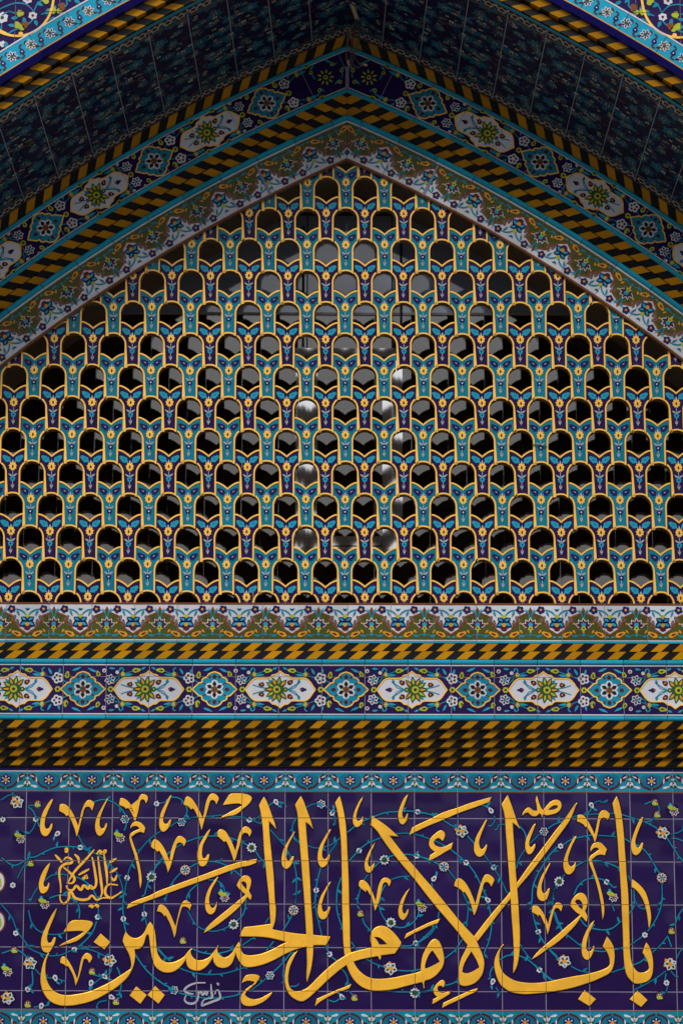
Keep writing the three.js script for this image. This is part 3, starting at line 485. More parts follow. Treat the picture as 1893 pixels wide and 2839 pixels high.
// turquoise scroll border, v upward from the panel edge
function scrollFill() { // one period 0.2, flower at x = 0, y 0..0.087 seen with the scroll hanging down
  const b = new Bag(); const y = 0.050; b.poly(smooth(parse('0,0.016! 0.034,0.026 0.048,0.044 0.05,0.066 0.03,0.078 0,0.08 -0.03,0.078 -0.05,0.066 -0.048,0.044 -0.034,0.026'), true, 3), [0.01, 0.15, 0.24], 0, 0.0012);
  bloom(b, 0, y, 0.029, 6, K.navy, null, K.amber, 0, Math.PI / 2, 0.8); for (const a of [-Math.PI / 2, -2.6, -0.54, Math.PI / 2, 2.6, 0.54]) b.poly(leafPts(Math.cos(a) * 0.010, y + Math.sin(a) * 0.010, a, 0.012, 0.0065), K.white, 0.001, 0.0036);
  for (const s of [-1, 1]) {
    b.ribbon(smooth(parse(`${s * 0.004},0.010! ${s * 0.02},0.016 ${s * 0.034},0.022 ${s * 0.046},0.034 ${s * 0.056},0.052 ${s * 0.066},0.066 ${s * 0.084},0.072 ${s * 0.098},0.073`), false, 3), 0.0085, K.maroon, 0, 0.003);
    b.poly(dentLeaf(s * 0.062, 0.05, Math.PI / 2 - s * 0.5, 0.036, 0.026), K.maroon, 0, 0.0034); b.poly(leafPts(s * 0.056, 0.036, Math.PI / 2 - s * 0.1, 0.03, 0.007), K.white, 0, 0.0038); b.poly(leafPts(s * 0.066, 0.062, s > 0 ? 0.45 : Math.PI - 0.45, 0.026, 0.006), K.white, 0, 0.0038);
    b.poly(dentLeaf(s * 0.052, 0.016, s > 0 ? 0.25 : Math.PI - 0.25, 0.034, 0.013), K.white, 0, 0.003);
  }
  const X = 0.1; b.poly(circle(X, 0.036, 0.0185, 9), K.green, 0, 0.0032); for (const a of [-Math.PI / 2, -2.3, -0.85]) b.poly(leafPts(X, 0.046, a, 0.026, 0.012), K.white, 0, 0.0042); b.poly(circle(X, 0.056, 0.0065, 7), K.white, 0, 0.0046);
  return b;
}
const PJ = series(0.1183, 0.2001, -2.4, 2.4), PY = [3.3, 3.5, 3.7, 3.9, 4.1];
{
  const f1 = scrollFill();
  for (const [label, yo, dir, yb] of [['turquoise scroll border running above the gold calligraphy', 4.2265, 1, 0], ['turquoise scroll border running below the gold calligraphy', 3.2095, -1, 0]]) {
    const w = thing('scroll_border', label, 'tile border'), F = 0.004, up = new Bag();
    for (let k = -12; k <= 12; k++) { const m = f1.map((x, y, z) => [x + 0.02 + k * 0.2001, yo + dir * y, z + F]); up.add(dir > 0 ? m : flip(m)); }
    bedBox(w, yo + (dir > 0 ? -0.005 : -0.11), yo + (dir > 0 ? 0.11 : 0.005), F); const ya = dir > 0 ? yo : yo - 0.088, yc = dir > 0 ? yo + 0.087 : yo;
    for (let i = 0; i < PJ.length - 1; i++) {
      const a = PJ[i], b = PJ[i + 1], t = tone(), tl = mesh('tile', bodyBag(a, b, ya, yc, F - 0.014, F, K.turq).geo(t), M.tile, w), o = up.rect(a + G, b - G, ya + 0.001, yc - 0.001);
      if (!o.empty) stuff(mesh('scroll_ornament', o.geo(t), M.paint, tl));
      mesh('orange_fillet', bodyBag(a, b, dir > 0 ? yo - 0.005 : yo + 0.001, dir > 0 ? yo - 0.001 : yo + 0.005, F - 0.014, F + 0.001, K.brown).geo(1.3), M.paint, w);
      mesh('white_fillet', bodyBag(a, b, dir > 0 ? yo + 0.0885 : ya - 0.006, dir > 0 ? yo + 0.094 : ya - 0.001, F - 0.014, F + 0.001, K.white).geo(t), M.paint, w);
      mesh('navy_fillet', bodyBag(a, b, dir > 0 ? yo + 0.095 : ya - 0.02, dir > 0 ? yo + 0.112 : ya - 0.007, F - 0.014, F + 0.002, K.deep).geo(t), M.paint, w);
    }
  }
}

// ---------------------------------------------------------------- arch bands (left half built, right half mirrored)
const both = (fn) => { for (const s of [0, 1]) fn(s === 0 ? (b) => b : (b) => b.mirror()); };
function archBlock(f, u0, u1, v0, v1, z0, z1, col, b = 0.001) { // tile in band coordinates
  return new Bag().tile(u0, u1, v0, v1, z0, z1, col, b).map((u, v, z) => f(u, v, z)).half(-1, 0, 0.0008);
}
// in band coordinates u runs away from the apex, so the mapped face is turned: restore the winding
const bandMap = (f, bag) => flip(bag.map((u, v, z) => f(u, v, z))).half(-1, 0, 0.0008);
function archRound(f, u0, u1, v0, v1, z, r, col, nu = 3, seg = 8) {
  const b = new Bag(), vc = (v0 + v1) / 2, h = (v1 - v0) / 2;
  for (let m = 0; m < nu; m++) for (let i = 0; i < seg; i++) { const a = Math.PI * i / seg, c = Math.PI * (i + 1) / seg, ua = u0 + (u1 - u0) * m / nu, ub = u0 + (u1 - u0) * (m + 1) / nu, P = (t, u) => [u, vc - h * Math.cos(t), z + r * Math.sin(t)]; b.quad(P(a, ua), P(a, ub), P(c, ub), P(c, ua), col); }
  return bandMap(f, b);
}
{ // floral border over the lattice
  const w = thing('floral_border', 'pointed white and olive floral tile border arching over the lattice', 'tile border'), F = 0.086, f = onArch(0.09), n = 15, U = uEnd(0.09);
  const FS = floralField(-1, 11), put = (g) => g.map((x, y, z) => [0.068 + x * 0.2465 / FP, 0.0085 + y, z + F]), field = put(FS.base), fj = series(0.03, 0.2, -0.3, U);
  both((M2) => { for (let i = -1; i < n; i++) {
    const a = Math.max(-0.12, 0.03 + i * 0.2), b = 0.03 + (i + 1) * 0.2, t = tone(); if (a > U) continue;
    const tl = mesh('tile', M2(bandMap(f, new Bag().tile(a + G, b - G, 0.009, 0.176, F - 0.02, F, K.white))).geo(t), M.tile, w), o = field.rect(a + G, b - G, 0.0095, 0.1745);
    if (!o.empty) { const m = bandMap(f, o); if (!m.empty) stuff(mesh('olive_ground', M2(m).geo(t), M.paint, tl)); }
    mesh('brown_fillet', M2(bandMap(f, new Bag().tile(a + G, b - G, -0.001, 0.0075, F - 0.024, F + 0.003, K.brown))).geo(t), M.paint, w);
    mesh('white_fillet', M2(bandMap(f, new Bag().tile(a + G, b - G, 0.177, 0.1845, F - 0.02, F + 0.004, K.white))).geo(t), M.paint, w);
    mesh('turquoise_moulding', M2(archRound(f, a + G, b - G, 0.1845, 0.213, F - 0.004, 0.022, K.sky)).geo(t), M.paint, w);
  }
  for (const [n, g] of FS.list) { const m = bandMap(f, put(g).cut(fj, [], 0.001)); if (!m.empty) mesh(n, M2(m).geo(tone()), M.paint, w); }
  archBed(w, M2, f, 0, 0.18, F, U); });
  // mortar smears over two joints and the apex
  both((M2) => mesh('mortar_smear', M2(bandMap(f, new Bag().poly([[0.444, 0.172], [0.452, 0.172], [0.462, 0.06], [0.462, 0.004], [0.448, 0.004], [0.449, 0.06]], K.grey, F, F + 0.004))).geo(0.8), M.grout, w));
}
function archBed(w, M2, f, v0, v1, F, U) { const b = new Bag(); for (let u = -0.1; u < U; u += 0.1) b.tile(u, u + 0.1, v0, v1, F - 0.018, F - 0.0012, K.grout, 0); mesh('mortar_bed', M2(bandMap(f, b)).geo(), M.grout, w); }
function archBricks(w, rows, U) { // rows: [v0, z0, v1, z1, lean, phase, thick]; face runs from (v0,z0) inner to (v1,z1) outer
  for (const [v0, z0, v1, z1, lean, ph, th] of rows) { const f = onArch((v0 + v1) / 2);
    both((M2) => { for (const u of series(ph, 0.05, -0.1, U)) { const k = Math.round((u - ph) / 0.05), yl = (k % 2 + 2) % 2 === 0, g = 0.0007;
      const q = [[u + g - lean, v0, z0], [u + 0.05 - g - lean, v0, z0], [u + 0.05 - g, v1, z1], [u + g, v1, z1]], inn = th.map((d, i) => d);
      const back = q.map((p, i) => [p[0], p[1] + inn[0], p[2] - inn[1]]), b = bandMap(f, new Bag().block(back, q, yl ? K.yellow : K.black)); if (b.empty) continue;
      mesh(yl ? 'yellow_brick' : 'black_brick', M2(b).geo(0.82 + rnd() * 0.3), M.brick, w); } });
  }
}
{
  const w = thing('striped_arch', 'two slanting rows of yellow and black bricks between the two arched tile bands', 'brick arch');
  archBricks(w, [[0.2535, 0.120, 0.293, 0.150, 0.045, 0.02, [0.012, 0.012]], [0.2115, 0.086, 0.252, 0.112, 0.045, 0.025, [0.012, 0.012]]], uEnd(0.25));
}
{ // medallion band of the arch
  const w = thing('medallion_arch', 'pointed purple band of white cartouches and turquoise rosettes around the arch', 'tile band'), F = 0.150, VC = 0.4075, f = onArch(VC), U = uEnd(VC), P = 0.617, fill = new Bag(), one = friezeFill(P);
  const put = (g, k) => g.map((x, y, z) => [0.43 + k * P + x * P / 0.61, VC + y, z + F]); for (let k = 0; k < 5; k++) fill.add(put(one.base, k));
  const ap = new Bag(); for (let i = 0; i < 9; i++) { const a = i / 9 * 6.283; ap.poly(leafPts(0.115 + Math.cos(a) * 0.02, VC + Math.sin(a) * 0.02, a, 0.022, 0.009), K.lime, F, F + 0.003); } ap.poly(circle(0.115, VC, 0.012, 8), K.lime, F, F + 0.003); ap.poly(circle(0.115, VC, 0.006, 7), K.maroon, F, F + 0.004);
  for (const [u, v, a] of [[0.06, VC + 0.05, 0.6], [0.17, VC + 0.05, 2.4], [0.06, VC - 0.05, -0.6], [0.17, VC - 0.05, -2.4], [0.03, VC, 3.1]]) { ap.poly(circle(u, v, 0.010, 7), K.lime, F, F + 0.003); ap.poly(circle(u, v, 0.005, 6), K.maroon, F, F + 0.004); ap.poly(leafPts(u, v + 0.012, a, 0.034, 0.010, 0.006), K.sky, F, F + 0.0028); ap.poly(leafPts(u, v - 0.012, a + 2, 0.03, 0.009, 0.006), K.turq, F, F + 0.0028); }
  fill.add(ap); const js = series(0.01, 0.2, -0.3, U);
  both((M2) => {
    for (let i = 0; i < js.length; i++) { const a = Math.max(-0.15, js[i]), b = (js[i + 1] || js[i] + 0.2), t = tone();
      const tl = mesh('tile', M2(bandMap(f, new Bag().tile(a + G, b - G, 0.3225, 0.4925, F - 0.03, F, K.purple))).geo(t), M.tile, w), o = fill.rect(a + G, b - G, 0.324, 0.491);
      if (!o.empty) { const m = bandMap(f, o); if (!m.empty) stuff(mesh('leaf_ornament', M2(m).geo(t), M.paint, tl)); }
      for (const [p, q] of [[0.317, 0.322], [0.493, 0.498]]) mesh('white_fillet', M2(bandMap(f, new Bag().tile(a + G, b - G, p, q, F - 0.02, F + 0.002, K.white))).geo(t), M.paint, w);
      for (const [p, q] of [[0.2935, 0.3165], [0.4985, 0.519]]) mesh('turquoise_moulding', M2(archRound(f, a + G, b - G, p, q, F - 0.004, 0.014, K.sky)).geo(t), M.paint, w);
    }
    archBed(w, M2, f, 0.315, 0.5, F, U);
    for (let k = 0; k < 5; k++) { for (const [n, g] of one.list) { const m = bandMap(f, put(g, k).cut(js, [], 0.001)); if (!m.empty) mesh(n, M2(m).geo(tone()), M.paint, w); } mesh('rosette_medallion', M2(bandMap(f, rosette().map((x, y, z) => [0.43 + k * P + x, VC + y, z + F + 0.0004]).cut(js, [], 0.001))).geo(tone()), M.paint, w);
      if (k < 4) mesh('cartouche_medallion', M2(bandMap(f, cartouche().mirror().map((x, y, z) => [0.43 + (k + 0.5) * P + x, VC + y, z + F + 0.0004]).cut(js, [], 0.001))).geo(tone()), M.paint, w); }
  });
  const mz = new THREE.BoxGeometry(0.016, 0.115, 0.008); mz.translate(0, archY(0, 0.36), F + 0.002); mesh('mitre_strip', mz, M.grout, w);
}
{ // dark row under the vault
  const w = thing('striped_fillet', 'single row of ochre and black slanted bricks where the vault meets the medallion band', 'brick course');
  archBricks(w, [[0.5195, 0.150, 0.5585, 0.180, -0.04, 0.0, [0.012, 0.012]]], uEnd(0.54));
}
{ // tiled vault
  const w = thing('vault_soffit', 'shadowed vault soffit of dark tiles printed with turquoise arabesques', 'vault');
  const canvas = (cw, ch, draw) => { const c = document.createElement('canvas'); c.width = cw; c.height = ch; draw(c.getContext('2d')); const t = new THREE.CanvasTexture(c); t.colorSpace = THREE.SRGBColorSpace; t.wrapS = t.wrapT = THREE.RepeatWrapping; return t; };
  const blob = (g, x, y, rx, ry, col, n = 9, j = 0.25) => { g.fillStyle = col; g.beginPath(); for (let i = 0; i <= n; i++) { const a = i / n * 6.2832, r = 1 + (i % 2 ? j : -j) * 0.6; const X = x + Math.cos(a) * rx * r, Y = y + Math.sin(a) * ry * r; i ? g.lineTo(X, Y) : g.moveTo(X, Y); } g.fill(); };
  const body = canvas(1024, 1024, (g) => { // arabesque print, tones darkened to deepen the vault shade, 0.6 m square
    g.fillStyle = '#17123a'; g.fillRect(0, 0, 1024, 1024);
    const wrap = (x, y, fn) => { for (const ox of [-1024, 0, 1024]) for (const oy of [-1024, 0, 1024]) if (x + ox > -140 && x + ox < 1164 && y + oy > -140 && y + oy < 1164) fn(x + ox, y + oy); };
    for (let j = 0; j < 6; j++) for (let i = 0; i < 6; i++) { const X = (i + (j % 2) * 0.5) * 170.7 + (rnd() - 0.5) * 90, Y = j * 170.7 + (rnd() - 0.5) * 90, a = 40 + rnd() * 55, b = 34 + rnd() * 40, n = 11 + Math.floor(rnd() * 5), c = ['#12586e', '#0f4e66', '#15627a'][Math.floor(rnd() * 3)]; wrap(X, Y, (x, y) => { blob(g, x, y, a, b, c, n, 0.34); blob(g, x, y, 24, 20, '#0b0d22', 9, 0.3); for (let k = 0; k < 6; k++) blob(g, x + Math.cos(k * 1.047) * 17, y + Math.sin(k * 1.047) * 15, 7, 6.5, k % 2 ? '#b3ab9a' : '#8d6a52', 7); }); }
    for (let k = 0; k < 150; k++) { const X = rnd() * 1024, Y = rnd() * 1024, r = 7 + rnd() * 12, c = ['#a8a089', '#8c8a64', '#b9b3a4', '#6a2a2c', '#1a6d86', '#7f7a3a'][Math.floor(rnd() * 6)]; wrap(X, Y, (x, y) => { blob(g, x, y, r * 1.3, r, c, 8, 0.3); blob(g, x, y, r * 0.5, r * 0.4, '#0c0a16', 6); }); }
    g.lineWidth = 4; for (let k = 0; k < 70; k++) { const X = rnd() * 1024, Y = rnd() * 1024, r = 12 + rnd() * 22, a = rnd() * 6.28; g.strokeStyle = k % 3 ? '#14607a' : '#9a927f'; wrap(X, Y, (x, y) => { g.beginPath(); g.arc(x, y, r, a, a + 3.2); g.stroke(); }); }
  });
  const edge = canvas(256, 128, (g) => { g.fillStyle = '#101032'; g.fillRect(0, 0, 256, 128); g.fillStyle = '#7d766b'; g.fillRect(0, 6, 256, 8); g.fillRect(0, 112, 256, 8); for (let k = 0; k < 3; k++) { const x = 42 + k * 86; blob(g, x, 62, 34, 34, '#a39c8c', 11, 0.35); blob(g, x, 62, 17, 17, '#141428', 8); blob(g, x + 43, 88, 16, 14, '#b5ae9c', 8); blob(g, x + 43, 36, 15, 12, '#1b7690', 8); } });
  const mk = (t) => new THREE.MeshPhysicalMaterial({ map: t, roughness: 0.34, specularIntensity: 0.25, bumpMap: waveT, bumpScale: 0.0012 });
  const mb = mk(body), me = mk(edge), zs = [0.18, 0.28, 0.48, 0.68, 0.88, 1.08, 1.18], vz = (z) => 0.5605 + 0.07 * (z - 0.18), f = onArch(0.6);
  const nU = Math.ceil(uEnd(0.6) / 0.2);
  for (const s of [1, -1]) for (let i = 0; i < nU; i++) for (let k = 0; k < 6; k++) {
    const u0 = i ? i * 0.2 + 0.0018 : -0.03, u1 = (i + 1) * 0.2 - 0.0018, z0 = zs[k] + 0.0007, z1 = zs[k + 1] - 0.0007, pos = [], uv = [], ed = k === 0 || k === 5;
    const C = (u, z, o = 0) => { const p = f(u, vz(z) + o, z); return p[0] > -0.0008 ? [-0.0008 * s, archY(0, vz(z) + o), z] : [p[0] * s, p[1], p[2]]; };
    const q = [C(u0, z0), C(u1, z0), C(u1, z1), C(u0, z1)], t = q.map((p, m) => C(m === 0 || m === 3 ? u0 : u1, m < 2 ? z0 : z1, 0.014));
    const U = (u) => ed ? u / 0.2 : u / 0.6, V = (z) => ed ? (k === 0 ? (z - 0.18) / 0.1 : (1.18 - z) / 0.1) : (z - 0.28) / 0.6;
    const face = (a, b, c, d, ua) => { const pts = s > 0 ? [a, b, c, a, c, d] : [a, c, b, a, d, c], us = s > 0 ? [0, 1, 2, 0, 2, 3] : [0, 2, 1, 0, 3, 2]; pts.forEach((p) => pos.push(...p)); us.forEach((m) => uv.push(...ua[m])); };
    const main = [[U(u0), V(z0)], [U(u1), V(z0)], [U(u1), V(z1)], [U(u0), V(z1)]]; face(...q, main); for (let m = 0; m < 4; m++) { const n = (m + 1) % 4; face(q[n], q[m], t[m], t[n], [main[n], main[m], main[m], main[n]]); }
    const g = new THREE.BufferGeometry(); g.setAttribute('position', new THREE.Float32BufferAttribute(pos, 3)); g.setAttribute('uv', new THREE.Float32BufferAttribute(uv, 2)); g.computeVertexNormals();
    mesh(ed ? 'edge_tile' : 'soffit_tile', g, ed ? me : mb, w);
  }
  // pale mortar bed that shows in the joints
  for (const s of [1, -1]) { const b = new Bag(); for (let i = 0; i < nU; i++) { const a = f(i * 0.2, vz(0.18) + 0.0012, 0.17), c = f((i + 1) * 0.2, vz(0.18) + 0.0012, 0.17), d = f((i + 1) * 0.2, vz(1.18) + 0.0012, 1.19), e = f(i * 0.2, vz(1.18) + 0.0012, 1.19); const q = [a, c, d, e].map((p, m) => (p[0] > -0.0005 ? [0, archY(0, vz(p[2]) + 0.0012), p[2]] : [p[0] * s, p[1], p[2]])); s > 0 ? b.quad(...q, K.grout) : b.quad(q[0], q[3], q[2], q[1], K.grout); } mesh('mortar_bed', b.geo(), M.paleGrout, w); }
}
{ // striped edge of the front arch
  const w = thing('striped_front_arch', 'two stepped rows of bright yellow and charcoal bricks on the front edge of the vault', 'brick arch');
  const save = K.black; K.black = [0.022, 0.022, 0.023];  // lighter copy of black: strong front light put into the brick colour
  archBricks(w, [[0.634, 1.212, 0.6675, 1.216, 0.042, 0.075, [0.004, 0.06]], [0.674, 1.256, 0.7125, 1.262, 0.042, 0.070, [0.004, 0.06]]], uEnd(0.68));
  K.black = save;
  const f = onArch(0.65); both((M2) => { for (let i = 0; i < 16; i++) mesh('turquoise_lip', M2(archRound(f, i * 0.2 - (i ? 0 : 0.06), i * 0.2 + 0.199, 0.625, 0.634, 1.185, 0.014, K.turq)).geo(), M.paint, w); });
}
{ // turquoise border along the front arch
  const w = thing('front_arch_border', 'narrow turquoise border with small white flowers along the front arch', 'tile border'), F = 1.302, f = onArch(0.79), fill = new Bag();
  for (let k = 0; k < 30; k++) { const u = 0.0933 + k * 0.1015, v = 0.79; bloom(fill, u, v, 0.028, 7, K.white, k % 3 === 0 ? K.brown : K.navy, K.green, F, 0.2 + k, 0.62);
    for (let i = 0; i < 5; i++) { const t = i / 5 * 6.283; fill.poly(circle(u + 0.051 + Math.cos(t) * 0.007, v - 0.006 + Math.sin(t) * 0.007, 0.006, 6), K.navy, F, F + 0.003 + i * 0.0001); } fill.poly(circle(u + 0.051, v - 0.006, 0.0035, 6), K.white, F, F + 0.004);
    fill.ribbon(smooth(parse(`${u + 0.046},${v + 0.004} ${u + 0.05},${v + 0.02} ${u + 0.034},${v + 0.026}`), false, 3), 0.006, K.maroon, F, F + 0.0028); fill.ribbon(smooth(parse(`${u + 0.056},${v - 0.014} ${u + 0.052},${v - 0.028} ${u + 0.07},${v - 0.032}`), false, 3), 0.006, K.maroon, F, F + 0.0028); fill.poly(leafPts(u - 0.03, v - 0.026, 0.5, 0.026, 0.009), K.maroon, F, F + 0.0028); fill.poly(leafPts(u + 0.026, v + 0.02, 2.6, 0.024, 0.008), K.maroon, F, F + 0.0028); }
  both((M2) => { for (let i = 0; i < 16; i++) { const a = i ? i * 0.2 : -0.08, b = (i + 1) * 0.2, t = tone();
    const tl = mesh('tile', M2(bandMap(f, new Bag().tile(a + G, b - G, 0.747, 0.8345, F - 0.03, F, K.sky))).geo(t), M.tile, w), o = bandMap(f, fill.rect(a + G, b - G, 0.749, 0.833)); if (!o.empty) stuff(mesh('flower_ornament', M2(o).geo(t), M.paint, tl));
    mesh('purple_bevel', M2(bandMap(f, new Bag().block([[a, 0.7135, 1.25], [b - G, 0.7135, 1.25], [b - G, 0.7405, 1.25], [a, 0.7405, 1.25]], [[a, 0.7135, 1.288], [b - G, 0.7135, 1.288], [b - G, 0.7405, 1.305], [a, 0.7405, 1.305]], K.deep))).geo(t * 1.1), M.paint, w);
    mesh('gold_fillet', M2(bandMap(f, new Bag().tile(a, b - G, 0.741, 0.7465, F - 0.03, F + 0.002, K.amber))).geo(t), M.paint, w); mesh('white_fillet', M2(bandMap(f, new Bag().tile(a, b - G, 0.835, 0.8425, F - 0.03, F + 0.002, K.white))).geo(t), M.paint, w); } });
}
{ // spandrels
  const F = 1.298, gx = at(42.5, 60, 1.3)[0], gy = at(100, 32, 1.3)[1], orn = new Bag(), Q = (s) => smooth(parse(s), false, 4).map(([x, y]) => at(x / 3.484, y / 3.484, 1.3)), O = (x, y) => at(x / 3.484, y / 3.484, 1.3);
  orn.ribbon(Q('560,-260 540,-120 520,0 505,80 470,170 400,260 300,322 200,348 100,342 0,310 -140,240'), 0.0105, K.gold, F, F + 0.005); orn.ribbon(Q('100,342 40,310 -40,270 -120,200'), 0.008, K.gold, F, F + 0.0045); orn.poly(circle(...O(205, 330), 0.011, 8), K.gold, F, F + 0.006);
  for (const s of ['-40,110 60,60 160,30 260,45 330,110', '150,130 90,110 20,150', '330,180 280,230 215,265', '210,270 140,290 80,325', '20,230 15,280 0,330', '470,80 450,120 400,140', '640,0 650,40 600,90', '560,190 520,170 470,195', '60,460 40,420', '460,30 480,-60 430,-140', '330,110 380,20 470,0']) orn.ribbon(Q(s), (t) => 0.004 + 0.003 * Math.sin(Math.PI * t), K.turq, F, F + 0.0025);
  for (const [x, y, r, c, c2] of [[25, 170, 62, 'white', 'green'], [320, 150, 46, 'white', 'maroon'], [30, 425, 36, 'white', 'white'], [270, -8, 50, 'white', 'maroon'], [130, -120, 55, 'white', 'green'], [-70, 330, 50, 'white', 'maroon'], [420, -160, 50, 'white', 'maroon'], [-150, 60, 60, 'white', 'green']]) bloom(orn, ...O(x, y), r / 3.484 / 622, 6, K[c], null, K[c2], F, 0.4, 0.95);
  for (const [x, y, c, a] of [[195, 130, 'lime', 0], [215, 270, 'lime', 2], [450, 15, 'lime', 1], [575, 105, 'lime', 3], [245, 250, 'brown', 0.5], [605, 78, 'brown', 0.8], [-60, 150, 'lime', 0.4], [300, -110, 'lime', 2.2]]) orn.poly(dentLeaf(...O(x - 30, y), a, 0.034, 0.036), K[c], F, F + 0.003).poly(circle(...O(x, y), 0.013, 7), K[c], F, F + 0.0034);
  for (const [x, y, a] of [[230, 165, -1.3], [340, 190, -1.2], [150, 250, 3.0], [360, 20, -0.6], [470, 80, -1.8], [60, 400, -1.4], [550, 80, 2.6], [720, 0, -0.5], [10, 20, 1.5], [640, -30, -0.8], [110, 180, 0.2]]) orn.poly(leafPts(...O(x, y), a, 0.034, 0.017), K.turq, F, F + 0.0026);
  for (const s of [1, -1]) {
    const w = thing('spandrel_panel', 'purple tiled spandrel with gold scrolls above the front arch', 'tile panel', 'pair of spandrels flanking the arch');
    for (const x0 of series(gx, 0.2, -3.4, 0.2)) for (const y0 of series(gy, 0.2, 5.2, 8.9)) {
      const pts = [], x1 = Math.min(x0 + 0.2 - G, -0.001); if (x0 + G >= x1) continue; let any = false; const lo = [], hi = [];
      for (let i = 0; i <= 8; i++) { const x = x0 + G + (x1 - x0 - G) * i / 8, c = Math.abs(x) < XE + 0.6 ? archY(x, 0.843) : 0, y = Math.max(y0 + G, c); if (y < y0 + 0.2 - G) { lo.push([x, y]); any = true; } }
      if (!any || lo.length < 2) continue; hi.push([lo[lo.length - 1][0], y0 + 0.2 - G], [lo[0][0], y0 + 0.2 - G]);
      let b = new Bag().poly([...lo, ...hi], K.purple, F - 0.03, F, [], K.clay), o = orn.rect(x0 + G, x1, y0 + G, y0 + 0.2 - G); if (s < 0) { b = b.mirror(); o = o.mirror(); }
      const t = tone(), tl = mesh('tile', b.geo(t * 1.05), M.tile, w); if (!o.empty) stuff(mesh('flower_ornament', o.geo(t), M.paint, tl));
    }
    const bed = new Bag(); const lo = []; for (let i = 0; i <= 30; i++) { const x = -XE - 0.55 + (XE + 0.55) * i / 30; lo.push([x, archY(x, 0.73)]); } bed.poly([...lo, [0, 8.9], [-XE - 0.55, 8.9]], K.grout, F - 0.05, F - 0.0025); mesh('mortar_bed', (s < 0 ? bed.mirror() : bed).geo(), M.grout, w);
  }
}

